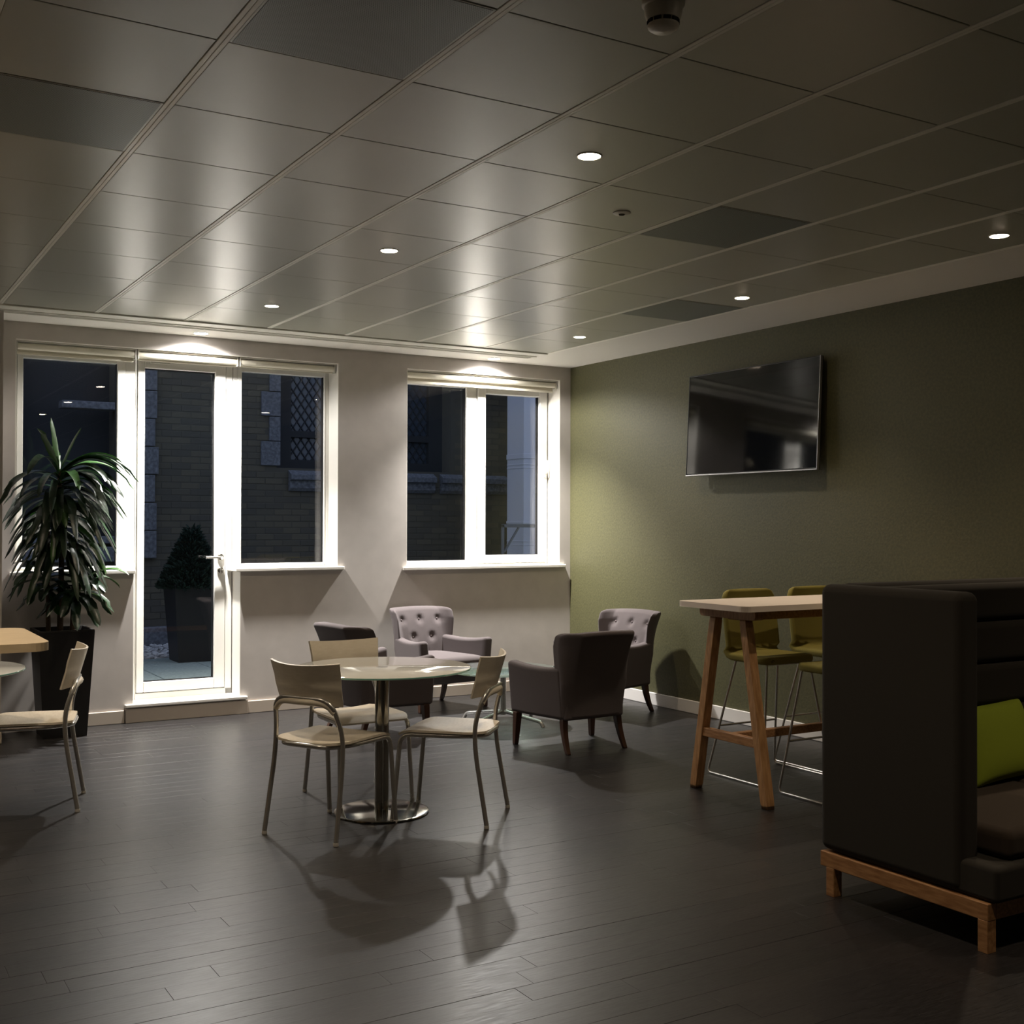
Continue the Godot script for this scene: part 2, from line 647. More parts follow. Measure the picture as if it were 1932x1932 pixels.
func build_floor() -> void:
	var fl := setting("floor")
	var s := mb()
	span(s, RX0 - 0.2, 0.2, -0.2, -0.0085, -0.3, RZ1 + 0.2)
	obj("screed", s, M.screed, fl)
	var w := 0.1127
	var fixed := {-1: -4.917, -2: -4.74, -6: -4.569, 2: -3.805, 3: -3.889, 4: -3.962}
	var all := []
	for row in range(-46, 58):
		var z0 := 5.1845 + w * row
		var z1 := z0 + w
		z0 = maxf(z0, 0.0)
		z1 = minf(z1, RZ1)
		if z1 - z0 < 0.01:
			continue
		var off: float = fixed.get(row, -4.9 + rng.randf_range(0.0, 1.22))
		var x := off - 1.22 * 4
		while x < 0.0:
			var a := maxf(x, RX0)
			var b := minf(x + 1.22, 0.0)
			x += 1.22
			if b - a < 0.02:
				continue
			var size := 0.0
			for q in [0.05, 0.5, 0.95]:
				size += in_view(Vector3(lerpf(a, b, q), 0, (z0 + z1) / 2))
			var d := cam.position.distance_to(Vector3((a + b) / 2, 0, (z0 + z1) / 2))
			all.append([size * size / d, a, b, z0, z1, rng.randi_range(0, 3), rng.randf_range(0.0, 0.0007)])
	all.sort_custom(func(p, q): return p[0] > q[0])
	var rest := [mb(), mb(), mb(), mb()]
	var g := 0.0003
	for i in all.size():
		var p = all[i]
		var size3 := Vector3(p[2] - p[1] - 2 * g, 0.008, p[4] - p[3] - 2 * g)
		var c := Vector3((p[1] + p[2]) / 2, -0.004 - p[6], (p[3] + p[4]) / 2)
		if i < 296:
			var q := mb()
			rbox(q, Vector3.ZERO, size3, 0.0009, Basis(), Vector3i(1, 1, 1), NO, false)
			var o := obj("plank", q, M["plank_%d" % p[5]], fl)
			o.position = c
		else:
			rbox(rest[p[5]], c, size3, 0.0009, Basis(), Vector3i(1, 1, 1), NO, false)
	for k in 4:
		var o := obj("distant_planks", rest[k], M["plank_%d" % k], fl)
		o.set_meta("kind", "stuff")


func build_ceiling() -> void:
	var ce := setting("ceiling")
	var s := mb()
	span(s, RX0 - 0.2, 0.2, H + 0.05, H + 0.3, -0.3, RZ1 + 0.2)
	obj("slab", s, M.ceiling_void, ce)
	s = mb()      # plasterboard margins along the window wall and the green wall
	span(s, RX0, 0.0, H, H + 0.05, 0.0, 0.325)
	span(s, GX + 4.2 + 0.012, 0.0, H, H + 0.05, 0.325, RZ1)
	obj("plasterboard_margin", s, M.ceiling_board, ce)
	s = mb()      # the strip between the tiles and the air slot
	span(s, RX0, GX + 4.2, H - 0.004, H + 0.05, 0.475, 0.655)
	rbox(s, Vector3((RX0 + GX + 4.2) / 2, H - 0.004, 0.652), Vector3(GX + 4.2 - RX0, 0.012, 0.014), 0.003, Basis(), Vector3i(1, 1, 1), NO, false)
	rbox(s, Vector3((RX0 + GX + 4.2) / 2, H - 0.004, 0.48), Vector3(GX + 4.2 - RX0, 0.014, 0.014), 0.003, Basis(), Vector3i(1, 1, 1), NO, false)
	obj("edge_strip", s, M.grid_steel, ce)
	s = mb()
	span(s, RX0, GX + 4.2, H + 0.004, H + 0.05, 0.66, RZ1)
	obj("upper_sheet", s, M.ceiling_void, ce)
	# metal tiles, with a double bearing bar along z and a fine joint along x
	var grilles := [[0, 0], [2, -1], [2, 4], [5, 6]]
	var share := mb()
	var bar := 0.017
	rbox(share, Vector3.ZERO, Vector3(0.6 - 2 * bar, 0.012, 0.6 - 0.003), 0.003, Basis(), Vector3i(1, 1, 1), NO, false)
	share.index()
	var tile := share.commit()
	for i in range(-9, 9):
		for j in range(-7, 7):
			if [i, j] in grilles:
				continue
			var z := GZ - 0.6 * i - 0.3
			var x := GX + 0.6 * j + 0.3
			if z > RZ1 - 0.2 or x < RX0 + 0.1:
				continue
			var o := obm("ceiling_tile", tile, M.ceiling_tile, ce)
			o.position = Vector3(x, H + 0.006, z)
	for j in range(-6, 8):
		s = mb()
		var x := GX + 0.6 * j
		for sg in [-1.0, 1.0]:
			rbox(s, Vector3(x + sg * 0.0082, H + 0.005, (0.66 + RZ1) / 2), Vector3(0.0158, 0.014, RZ1 - 0.66), 0.0022, Basis(), Vector3i(1, 1, 1), NO, false)
		obj("bearing_bar", s, M.grid_steel, ce)
	var gl := ["large dark perforated ceiling grille at the top of the view", "dark perforated ceiling grille at the left edge of the view", "dark diamond-looking ceiling grille right of the small round sensor", "faint grey ceiling grille nearest the green wall, beside a downlight"]
	for k in 4:
		var i: int = grilles[k][0]
		var j: int = grilles[k][1]
		var t := thing("ceiling_grille", gl[k], "ceiling vent", Vector3(GX + 0.6 * j + 0.3, H, GZ - 0.6 * i - 0.3), 0.0, "perforated ceiling grilles")
		s = mb()
		box(s, Vector3(0, 0.0, 0), Vector3(0.55, 0.004, 0.58))
		obj("perforated_sheet", s, M.grille_sheet, t)
		s = mb()
		for sg in [-1.0, 1.0]:
			rbox(s, Vector3(sg * 0.279, 0.006, 0), Vector3(0.010, 0.014, 0.59), 0.002, Basis(), Vector3i(1, 1, 1), NO, false)
			rbox(s, Vector3(0, 0.006, sg * 0.293), Vector3(0.56, 0.014, 0.008), 0.002, Basis(), Vector3i(1, 1, 1), NO, false)
		obj("frame", s, M.ceiling_tile, t)
	# the linear air slot along the window wall
	var d := thing("linear_air_diffuser", "long dark slotted air diffuser in the ceiling along the window wall", "ceiling vent", Vector3((RX0 - 0.66) / 2, H, 0.4))
	var len := -0.66 - RX0
	s = mb()
	span(s, -len / 2, len / 2, 0.035, 0.045, -0.075, 0.075)
	obj("slot_back", s, M.slot_dark, d)
	for k in 4:
		s = mb()
		rbox(s, Vector3(0, 0.014, -0.0675 + 0.045 * k), Vector3(len, 0.034, 0.016 if k in [0, 3] else 0.010), 0.003, Basis(), Vector3i(1, 1, 1), NO, false)
		obj("slat", s, M.grid_steel, d)
	s = mb()
	span(s, len / 2 - 0.004, len / 2 + 0.004, 0.0, 0.04, -0.075, 0.075)
	obj("end_cap", s, M.grid_steel, d)


const WA := [-4.68, -2.25, 1.112, 2.765]        # the left opening
const WB := [-1.64, -0.11, 1.092, 2.77]         # the right opening
const DO := [-3.865, -3.052, 0.118]             # the door in the left opening


func build_walls() -> void:
	var s := mb()
	var t := 3.2
	var b := -0.32
	span(s, RX0 - 0.2, WA[0], -0.1, t, b, 0)
	span(s, WA[0], DO[0], -0.1, WA[2], b, 0)
	span(s, DO[0], DO[1], -0.1, DO[2], b, 0)
	span(s, DO[1], WA[1], -0.1, WA[2], b, 0)
	span(s, WA[0], WA[1], WA[3], t, b, 0)
	span(s, WA[1], WB[0], -0.1, t, b, 0)
	span(s, WB[0], WB[1], -0.1, WB[2], b, 0)
	span(s, WB[0], WB[1], WB[3], t, b, 0)
	span(s, WB[1], 0.2, -0.1, t, b, 0)
	struct("wall_back", s, M.beige_paint)
	s = mb()
	span(s, 0, 0.2, -0.1, t, 0, RZ1 + 0.2)
	struct("wall_right", s, M.wallpaper)
	s = mb()
	span(s, RX0 - 0.2, RX0, -0.1, t, 0, RZ1 + 0.2)
	struct("wall_left", s, M.dark_wall)
	s = mb()
	span(s, RX0, 0, -0.1, t, RZ1, RZ1 + 0.2)
	struct("wall_front", s, M.dark_wall)
	s = mb()
	span(s, -5.5, -4.81, 0, H, 0, 0.4)
	struct("column", s, M.beige_paint)
	# skirtings
	s = mb()
	for r in [[-4.81, -3.925], [-3.0, 0.0]]:
		rbox(s, Vector3((r[0] + r[1]) / 2, 0.0475, 0.008), Vector3(r[1] - r[0], 0.095, 0.016), 0.005, Basis(), Vector3i(1, 1, 1), NO, false)
	rbox(s, Vector3(-5.155, 0.0475, 0.408), Vector3(0.7, 0.095, 0.016), 0.005, Basis(), Vector3i(1, 1, 1), NO, false)
	struct("baseboard_back", s, M.skirting_beige)
	s = mb()
	rbox(s, Vector3(-0.009, 0.05, (0.016 + RZ1) / 2), Vector3(0.018, 0.1, RZ1 - 0.016), 0.005, Basis(), Vector3i(1, 1, 1), NO, false)
	struct("baseboard_right", s, M.skirting_white)
	# boxed apron under the door
	s = mb()
	rbox(s, Vector3((DO[0] + DO[1]) / 2, 0.052, 0.012), Vector3(0.92, 0.104, 0.024), 0.003, Basis(), Vector3i(1, 1, 1), NO, false)
	struct("trim_1", s, M.skirting_beige)


func pane(parent: Node, x0: float, x1: float, y0: float, y1: float) -> void:
	for k in 2:      # double glazing
		var s := mb()
		var z := -0.232 - 0.020 * k
		quad(s, Vector3(x0, y0, z), Vector3(x1, y0, z), Vector3(x1, y1, z), Vector3(x0, y1, z), Vector3.BACK)
		obj("pane", s, M.pane, parent)
	var g := mb()
	for e in [[x0, x0 + 0.006, y0, y1], [x1 - 0.006, x1, y0, y1], [x0, x1, y0, y0 + 0.006], [x0, x1, y1 - 0.006, y1]]:
		span(g, e[0], e[1], e[2], e[3], -0.262, -0.222)
	obj("gasket", g, M.gasket, parent)


func rails(called: String, parent: Node, list: Array, z0: float, z1: float, r := 0.004) -> void:
	var s := mb()
	for e in list:
		rbox(s, Vector3((e[0] + e[1]) / 2, (e[2] + e[3]) / 2, (z0 + z1) / 2), Vector3(e[1] - e[0], e[3] - e[2], z1 - z0), r, Basis(), Vector3i(1, 1, 1), NO, false)
	obj(called, s, M.frame_white, parent)


func sill(parent: Node, x0: float, x1: float, y: float, z0: float) -> void:
	var s := mb()
	rbox(s, Vector3((x0 + x1) / 2, y - 0.0125, (z0 + 0.034) / 2), Vector3(x1 - x0, 0.027, 0.034 - z0), 0.006)
	obj("window_sill", s, M.white_paint, parent)


func lining(parent: Node, x0: float, x1: float, y0: float, y1: float, left := true) -> void:      # white reveal linings, 4 mm proud
	var s := mb()
	span(s, x1 - 0.005, x1, y0, y1, -0.2, -0.0005)
	if left:
		span(s, x0, x0 + 0.005, y0, y1, -0.2, -0.0005)
	span(s, x0, x1, y1 - 0.004, y1, -0.2, -0.0005)
	obj("reveal_lining", s, M.white_paint, parent)


func build_windows() -> void:
	var t := WA[3] - 0.004
	# fixed light left of the door
	var w1 := setting("window_1")
	rails("frame", w1, [[-4.68, -4.64, 1.112, t], [-3.884, -3.80, 1.112, t], [-4.64, -3.884, t - 0.06, t], [-4.64, -3.884, 1.112, 1.135]], -0.28, -0.205)
	rails("glazing_bead", w1, [[-3.942, -3.884, 1.135, t - 0.06], [-4.64, -4.60, 1.135, t - 0.06], [-4.60, -3.942, 1.135, 1.147], [-4.60, -3.942, t - 0.10, t - 0.06]], -0.27, -0.2)
	pane(w1, -4.61, -3.94, 1.146, t - 0.09)
	sill(w1, -4.712, -3.852, 1.122, -0.2)
	# door
	var d := setting("door_1")
	rails("frame", d, [[-3.800, -3.797, 0.118, t], [-3.114, -3.061, 0.118, t], [-3.80, -3.061, t - 0.05, t], [-3.80, -3.061, 0.118, 0.181]], -0.28, -0.203)
	rails("leaf", d, [[-3.794, -3.740, 0.186, 2.712], [-3.2, -3.117, 0.186, 2.712], [-3.74, -3.2, 0.186, 0.263], [-3.74, -3.2, 2.645, 2.712]], -0.27, -0.195, 0.006)
	pane(d, -3.741, -3.199, 0.262, 2.646)
	var s := mb()
	span(s, -3.797, -3.114, 0.1805, 0.1865, -0.26, -0.206)
	obj("threshold_seal", s, M.gasket, d)
	s = mb()      # lever handle and cylinder
	tube(s, fillet([Vector3(-3.155, 1.205, -0.195), Vector3(-3.155, 1.205, -0.14), Vector3(-3.285, 1.203, -0.135)], 0.02), 0.0095, 10)
	obj("handle", s, M.chrome, d)
	s = mb()
	for y in [1.205, 1.10]:
		lathe(s, [Vector2(0.0, 0.012), Vector2(0.021, 0.011), Vector2(0.026, 0.006), Vector2(0.026, -0.004)], 20, Vector3(-3.155, y, -0.193), Basis(Vector3.RIGHT, PI / 2))
	rbox(s, Vector3(-3.155, 1.10, -0.178), Vector3(0.016, 0.03, 0.012), 0.004)
	obj("lock_rose", s, M.brushed_steel, d)
	s = mb()      # closer arm
	rbox(s, Vector3(-3.63, 2.689, -0.188), Vector3(0.15, 0.012, 0.012), 0.003)
	rbox(s, Vector3(-3.74, 2.696, -0.188), Vector3(0.06, 0.012, 0.012), 0.003)
	obj("closer_arm", s, M.blind_metal, d)
	s = mb()
	rbox(s, Vector3(-3.4625, 0.1245, -0.082), Vector3(0.92, 0.024, 0.235), 0.006)
	obj("threshold_board", s, M.white_paint, d)
	s = mb()      # linings of the door reveal below the sills
	span(s, DO[1] - 0.005, DO[1], 0.136, 1.095, -0.2, -0.0005)
	span(s, DO[0], DO[0] + 0.005, 0.136, 1.095, -0.2, -0.0005)
	obj("reveal_lining", s, M.white_paint, d)
	s = mb()
	span(s, -3.866, -3.80, 0.136, 1.112, -0.28, -0.21)
	obj("side_post", s, M.frame_white, d)
	# fixed light right of the door
	var w2 := setting("window_2")
	rails("frame", w2, [[-3.058, -3.02, 1.112, t], [-2.285, -2.25, 1.112, t], [-3.02, -2.285, t - 0.05, t], [-3.02, -2.285, 1.112, 1.137]], -0.28, -0.205)
	rails("glazing_bead", w2, [[-3.02, -2.988, 1.137, t - 0.05], [-2.294, -2.285, 1.137, t - 0.05], [-2.988, -2.294, 1.137, 1.151], [-2.988, -2.294, t - 0.09, t - 0.05]], -0.27, -0.2)
	pane(w2, -2.99, -2.292, 1.150, t - 0.08)
	sill(w2, -3.102, -2.205, 1.122, -0.2)
	lining(w2, WA[0], WA[1], 1.124, WA[3])
	# two-pane window
	var u := WB[3] - 0.004
	var w3 := setting("window_3")
	rails("frame", w3, [[WB[0], -1.60, 1.092, u], [-0.95, -0.858, 1.092, u], [-0.098 - 0.04, WB[1], 1.092, u], [-1.60, -0.95, u - 0.06, u], [-0.858, -0.138, u - 0.06, u], [-1.60, -0.95, 1.092, 1.118], [-0.858, -0.138, 1.092, 1.118]], -0.28, -0.205)
	rails("glazing_bead", w3, [[-1.60, -1.57, 1.118, u - 0.06], [-0.965, -0.95, 1.118, u - 0.06], [-1.57, -0.965, 1.118, 1.149], [-1.57, -0.965, u - 0.1, u - 0.06]], -0.27, -0.2)
	pane(w3, -1.575, -0.962, 1.148, u - 0.09)
	rails("opening_sash", w3, [[-0.853, -0.774, 1.122, u - 0.064], [-0.208, -0.128, 1.122, u - 0.064], [-0.774, -0.208, 1.122, 1.191], [-0.774, -0.208, u - 0.14, u - 0.064]], -0.27, -0.188, 0.007)
	pane(w3, -0.776, -0.206, 1.19, u - 0.13)
	s = mb()
	tube(s, fillet([Vector3(-0.155, 1.93, -0.188), Vector3(-0.155, 1.93, -0.155), Vector3(-0.150, 2.05, -0.15)], 0.02), 0.008, 10)
	rbox(s, Vector3(-0.155, 1.93, -0.184), Vector3(0.028, 0.07, 0.012), 0.004)
	obj("handle", s, M.white_plastic, w3)
	sill(w3, -1.675, -0.064, 1.106, -0.2)
	lining(w3, WB[0], WB[1], 1.108, WB[3])


func blind(label: String, x0: float, x1: float, y: float, drop: float, chain := false) -> void:
	var t := thing("roller_blind", label, "blind", Vector3((x0 + x1) / 2, y, -0.06), 0.0, "rolled-up roller blinds")
	var w := x1 - x0
	var s := mb()
	rbox(s, Vector3(0, 0.034, 0.0), Vector3(w, 0.012, 0.06), 0.003, Basis(), Vector3i(1, 1, 1), NO, false)
	obj("head_rail", s, M.blind_metal, t)
	s = mb()
	tube(s, [Vector3(-w / 2 + 0.012, 0, 0), Vector3(w / 2 - 0.012, 0, 0)], 0.025, 24)
	obj("rolled_fabric", s, M.blind_fabric, t)
	s = mb()
	span(s, -w / 2 + 0.014, w / 2 - 0.014, -drop, 0.0, -0.0262, -0.0248)
	obj("fabric_drop", s, M.blind_fabric, t)
	s = mb()
	rbox(s, Vector3(0, -drop, -0.0255), Vector3(w - 0.024, 0.02, 0.012), 0.004)
	obj("hem_bar", s, M.blind_fabric, t)
	for sg in [-1.0, 1.0]:
		s = mb()
		rbox(s, Vector3(sg * (w / 2 - 0.006), -0.002, 0), Vector3(0.008, 0.068, 0.056), 0.003)
		lathe(s, [Vector2(0, 0.006), Vector2(0.012, 0.006), Vector2(0.014, -0.004)], 16, Vector3(sg * (w / 2 - 0.004), 0, 0), Basis(Vector3.FORWARD, sg * PI / 2))
		obj("bracket", s, M.blind_metal, t)
	if chain:
		s = mb()
		for dz in [0.026, 0.034]:
			tube(s, [Vector3(w / 2 - 0.006, -0.02, dz), Vector3(w / 2 - 0.006, -1.55, dz)], 0.0018, 6)
		obj("bead_chain", s, M.blind_metal, t)


func build_blinds() -> void:
	blind("rolled-up cream roller blind over the window behind the tall plant, with bead chain", -4.672, -3.842, 2.722, 0.045, true)
	blind("brightly lit cream roller blind above the glazed door", -3.834, -3.068, 2.722, 0.028)
	blind("rolled-up cream roller blind over the window right of the glazed door", -3.06, -2.262, 2.722, 0.022)
	blind("rolled-up cream roller blind over the two-pane window near the green wall", -1.628, -0.124, 2.726, 0.058)


# ---------------------------------------------------------------- outside
func brick_seen(p: Vector3) -> bool:
	var d := p - cam.position
	var q := cam.position + d * ((-0.2 - cam.position.z) / d.z)
	for r in [[-4.61, -3.94, 1.146, 2.68], [-3.741, -3.199, 0.262, 2.646], [-2.99, -2.292, 1.15, 2.69], [-1.575, -0.962, 1.148, 2.65], [-0.776, -0.206, 1.19, 2.65]]:
		if q.x > r[0] - 0.03 and q.x < r[1] + 0.03 and q.y > r[2] - 0.02 and q.y < r[3] + 0.02:
			return true
	return false


func build_outside() -> void:
	var g := 0.08
	var wz := -4.8
	var s := mb()
	span(s, -9.0, 6.0, -0.3, g - 0.03, -5.2, -0.32)
	struct("ground_courtyard", s, M.ground_dark)
	var pv := setting("paving")
	s = mb()
	rbox(s, Vector3.ZERO, Vector3(0.592, 0.04, 0.592), 0.004, Basis(), Vector3i(1, 1, 1), NO, false)
	s.index()
	var slab := s.commit()
	for i in 14:
		for j in 5:
			var o := obm("paving_slab", slab, M.paving, pv)
			o.position = Vector3(-5.9 + 0.6 * i, g - 0.02 - rng.randf_range(0, 0.003), -0.62 - 0.6 * j)
	# gravel
	var pb := mb()
	lathe(pb, [Vector2(0.0, 0.5), Vector2(0.3, 0.42), Vector2(0.48, 0.15), Vector2(0.5, -0.1), Vector2(0.34, -0.4), Vector2(0.0, -0.5)], 7)
	pb.index()
	var mm := MultiMesh.new()
	mm.transform_format = MultiMesh.TRANSFORM_3D
	mm.use_colors = true
	mm.mesh = pb.commit()
	mm.instance_count = 4200
	for k in 4200:
		var sz := rng.randf_range(0.03, 0.085)
		var bs := Basis.from_euler(Vector3(rng.randf_range(-0.5, 0.5), rng.randf() * TAU, rng.randf_range(-0.5, 0.5))).scaled_local(Vector3(sz, sz * 0.6, sz * rng.randf_range(0.6, 1.0)))
		mm.set_instance_transform(k, Transform3D(bs, Vector3(rng.randf_range(-5.5, 0.2), g - 0.02 + rng.randf() * 0.02, rng.randf_range(-4.68, -3.35))))
		var c := rng.randf_range(0.12, 0.55)
		mm.set_instance_color(k, Color(c, c * 0.97, c * 0.9))
	M.pebble_a.vertex_color_use_as_albedo = true
	M.pebble_a.albedo_color = Color(1, 1, 1)
	var gv := MultiMeshInstance3D.new()
	gv.name = "gravel"
	gv.multimesh = mm
	gv.material_override = M.pebble_a
	add_child(gv)
	gv.set_meta("kind", "stuff")
	tag(gv, "strip of loose grey pebbles between paving and brick wall outside the door", "gravel")
	# the old brick wall across the courtyard
	var holes := [[-1.08, 1.3, 2.14, 5.2], [-3.95, -2.98, 1.30, 5.2]]
	var bw := setting("wall_courtyard")
	s = mb()
	var xs := [-9.0, -3.95, -2.98, -1.08, 1.3, 6.0]
	for i in 5:
		if i in [1, 3]:
			var h: Array = holes[1] if i == 1 else holes[0]
			span(s, xs[i], xs[i + 1], -0.2, h[2], wz - 0.5, wz)
			span(s, xs[i], xs[i + 1], h[3], 6.4, wz - 0.5, wz)
			span(s, xs[i], xs[i + 1], h[2], h[3], wz - 0.5, wz - 0.34)
		else:
			span(s, xs[i], xs[i + 1], -0.2, 6.4, wz - 0.5, wz)
	obj("mortar_bed", s, M.mortar, bw)
	s = mb()
	span(s, -3.95, -2.98, 1.3, 5.2, wz - 0.345, wz - 0.31)
	obj("niche_boarding", s, M.timber_dark, bw)
	var bl := 0.225
	var bh := 0.075
	var meshes := []
	for L in [bl - 0.01, bl / 2 - 0.01]:
		s = mb()
		rbox(s, Vector3.ZERO, Vector3(L, bh - 0.011, 0.03), 0.004, Basis(), Vector3i(1, 1, 1), NO, false)
		s.index()
		meshes.append(s.commit())
	var list := []
	for row in range(4, 66):
		var y := 0.1 + bh * row
		if y > 4.6:
			break
		for k in 46:
			var half := row % 2 == 1 and k % 3 == 0
			var x := -6.4 + bl * k + (bl / 2 if row % 2 else 0.0)
			var out_ := false
			for h in holes:
				if x + bl / 2 > h[0] and x - bl / 2 < h[1] and y > h[2] - 0.04:
					out_ = true
			if not out_:
				list.append([Vector3(x, y, wz - 0.011 + rng.randf_range(-0.002, 0.002)), rng.randi_range(0, 2)])
	var n := 0
	var rest := [mb(), mb(), mb()]
	for b in list:
		var p: Vector3 = b[0]
		if n < 296 and p.x > -2.6 and p.x < 1.0 and p.y > 0.9 and p.y < 3.0 and brick_seen(p):
			var o := obm("brick", meshes[0], M["brick_%d" % b[1]], bw)
			o.position = p
			n += 1
		else:
			box(rest[b[1]], p, Vector3(bl - 0.01, bh - 0.011, 0.03))
	for k in 3:
		var o := obj("further_bricks", rest[k], M["brick_%d" % k], bw)
		o.set_meta("kind", "stuff")
	# stone dressings
	var q := 0
	for y in range(0, 9):
		s = mb()
		var wide := 0.2 if y % 2 == 0 else 0.1
		rbox(s, Vector3(-1.08 - wide / 2 + 0.02, 2.16 + 0.3 * y + 0.15, wz - 0.03), Vector3(wide + 0.04, 0.292, 0.12), 0.008)
		obj("quoin_stone", s, M.stone, bw)
	for y in range(0, 11):
		s = mb()
		rbox(s, Vector3(-2.66 + (0.02 if y % 2 else 0.0), 1.06 + 0.32 * y + 0.16, wz + 0.01), Vector3(0.23 + (0.04 if y % 3 == 0 else 0.0), 0.312, 0.12), 0.01)
		obj("pilaster_stone", s, M.stone, bw)
	s = mb()
	var prof := PackedVector2Array([Vector2(0.0, 1.86), Vector2(0.07, 1.86), Vector2(0.10, 1.90), Vector2(0.10, 1.99), Vector2(0.15, 2.0), Vector2(0.15, 2.06), Vector2(0.0, 2.135)])
	var bb := Basis(Vector3.BACK, Vector3.UP, Vector3.LEFT)
	prism(s, prof, 1.98, Vector3(1.05, 0, wz - 0.04), bb)
	prism(s, prof, 1.0, Vector3(2.14, 0, wz - 0.04), bb)
	obj("window_ledge_stone", s, M.stone, bw)
	s = mb()
	for e in [[-3.57, -2.95, 2.73, 2.815], [-3.95, -2.9, 1.235, 1.315], [-3.95, -2.86, 1.03, 1.20]]:
		rbox(s, Vector3((e[0] + e[1]) / 2, (e[2] + e[3]) / 2, wz + 0.02), Vector3(e[1] - e[0], e[3] - e[2], 0.22), 0.012)
	obj("niche_ledge_stone", s, M.stone, bw)
	s = mb()
	rbox(s, Vector3(-1.5, 0.17, wz + 0.05), Vector3(9.0, 0.22, 0.10), 0.02)
	obj("plinth_stone", s, M.stone, bw)
	# leaded window in the old wall
	var lw := thing("leaded_window", "old diamond-leaded window in the brick wall outside, above a stone ledge", "window", Vector3(0.12, 2.14, wz - 0.3))
	s = mb()
	for e in [[-1.2, -0.93, 0, 3.0], [-0.05, 0.12, 0, 3.0], [0.98, 1.18, 0, 3.0], [-0.93, 0.98, 0, 0.12], [-0.93, 0.98, 0.40, 0.48]]:
		span(s, e[0], e[1], e[2], e[3], -0.03, 0.06)
	obj("frame", s, M.timber_dark, lw)
	s = mb()
	span(s, -0.93, 0.98, 0.1, 3.0, -0.02, -0.01)
	obj("glass", s, M.old_glass, lw)
	s = mb()
	for k in range(-24, 26):
		for dirn in [-1.0, 1.0]:
			var a := Vector2(-0.93, 0.15 * k)
			var b := Vector2(0.98, 0.15 * k + dirn * 1.91 * 1.45)
			var t0 := 0.0
			var t1 := 1.0
			for lim in [[0.12, 1.0], [2.9, -1.0]]:
				var fa: float = (a.y - lim[0]) * lim[1]
				var fb: float = (b.y - lim[0]) * lim[1]
				if fa < 0 and fb < 0:
					t1 = -1.0
				elif fa < 0:
					t0 = maxf(t0, fa / (fa - fb))
				elif fb < 0:
					t1 = minf(t1, fa / (fa - fb))
			if t1 - t0 > 0.02:
				var p := a.lerp(b, t0)
				var r := a.lerp(b, t1)
				beam(s, Vector3(p.x, p.y, 0), Vector3(r.x, r.y, 0), 0.014, 0.014, 0.002, Vector3.BACK)
	var ld := obj("lead_lattice", s, M.lead, lw)
	# white rendered building on the right
	var nb := setting("wall_neighbour")
	s = mb()
	span(s, 1.335, 6.0, 0.0, 6.6, -3.385, -3.0)
	obj("render", s, M.stucco, nb)
	for y in [[2.245, 2.305, 0.008], [2.17, 2.185, 0.004], [2.13, 2.145, 0.004], [1.47, 1.50, 0.008], [1.255, 1.27, 0.004], [1.21, 1.225, 0.004]]:
		s = mb()
		rbox(s, Vector3(3.7, (y[0] + y[1]) / 2, -3.1925), Vector3(4.73 + 2 * y[2], y[1] - y[0], 0.385 + 2 * y[2]), 0.003, Basis(), Vector3i(1, 1, 1), NO, false)
		obj("moulding", s, M.stucco, nb)
	# steel frame standing in front of it
	var br := thing("steel_frame", "thin grey steel bracket frame standing by the white building outside", "frame", Vector3(0.965, g, -2.86))
	s = mb()
	beam(s, Vector3(0, 0, 0), Vector3(0, 1.38, 0), 0.03, 0.03)
	obj("post", s, M.galvanised, br)
	s = mb()
	beam(s, Vector3(-0.015, 1.365, 0), Vector3(0.62, 1.365, 0), 0.03, 0.036)
	obj("top_bar", s, M.galvanised, br)
	s = mb()
	beam(s, Vector3(0.02, 1.06, 0), Vector3(0.22, 1.35, 0), 0.022, 0.022)
	obj("brace", s, M.galvanised, br)
	s = mb()
	beam(s, Vector3(0.60, 0, 0), Vector3(0.60, 1.36, 0), 0.03, 0.03)
	obj("post", s, M.galvanised, br)
	# clipped conifer in a tall planter
	var tp := thing("topiary_planter", "clipped cone-shaped conifer in a tall dark tapered planter outside the door", "potted plant", Vector3(-2.60, g, -3.0))
	s = mb()
	pot(s, 0.235, 0.175, 0.78)
	obj("planter", s, M.pot_black, tp)
	s = mb()
	tube(s, [Vector3(0, 0.7, 0), Vector3(0, 1.2, 0)], 0.03, 8)
	obj("trunk", s, M.cane_bark, tp)
	var lf := mb()
	for k in 3:
		var an := TAU * k / 3
		var e := Vector3(cos(an), 0, sin(an))
		var f := e.cross(Vector3.UP)
		quad(lf, Vector3.ZERO, e * 0.5 + f * 0.22 + Vector3(0, 0.35, 0), e * 0.6 + Vector3(0, 0.9, 0), e * 0.5 - f * 0.22 + Vector3(0, 0.35, 0), Vector3.UP)
	lf.index()
	var fm := MultiMesh.new()
	fm.transform_format = MultiMesh.TRANSFORM_3D
	fm.mesh = lf.commit()
	fm.instance_count = 2600
	for k in 2600:
		var t := 1.0 - sqrt(rng.randf())
		var rad := (0.27 * (1.0 - t) + 0.03) * sqrt(rng.randf_range(0.45, 1.1))
		var an := rng.randf() * TAU
		var p := Vector3(rad * cos(an), 0.74 + 0.60 * t, rad * sin(an))
		var bs := aim(Vector3(cos(an), rng.randf_range(0.2, 1.0), sin(an))) * Basis(Vector3.RIGHT, PI / 2)
		fm.set_instance_transform(k, Transform3D(bs.scaled(Vector3.ONE * rng.randf_range(0.04, 0.075)), p))
	var fo := MultiMeshInstance3D.new()
	fo.name = "foliage"
	fo.multimesh = fm
	fo.material_override = M.leaf_conifer
	tp.add_child(fo)
	fo.set_meta("kind", "stuff")


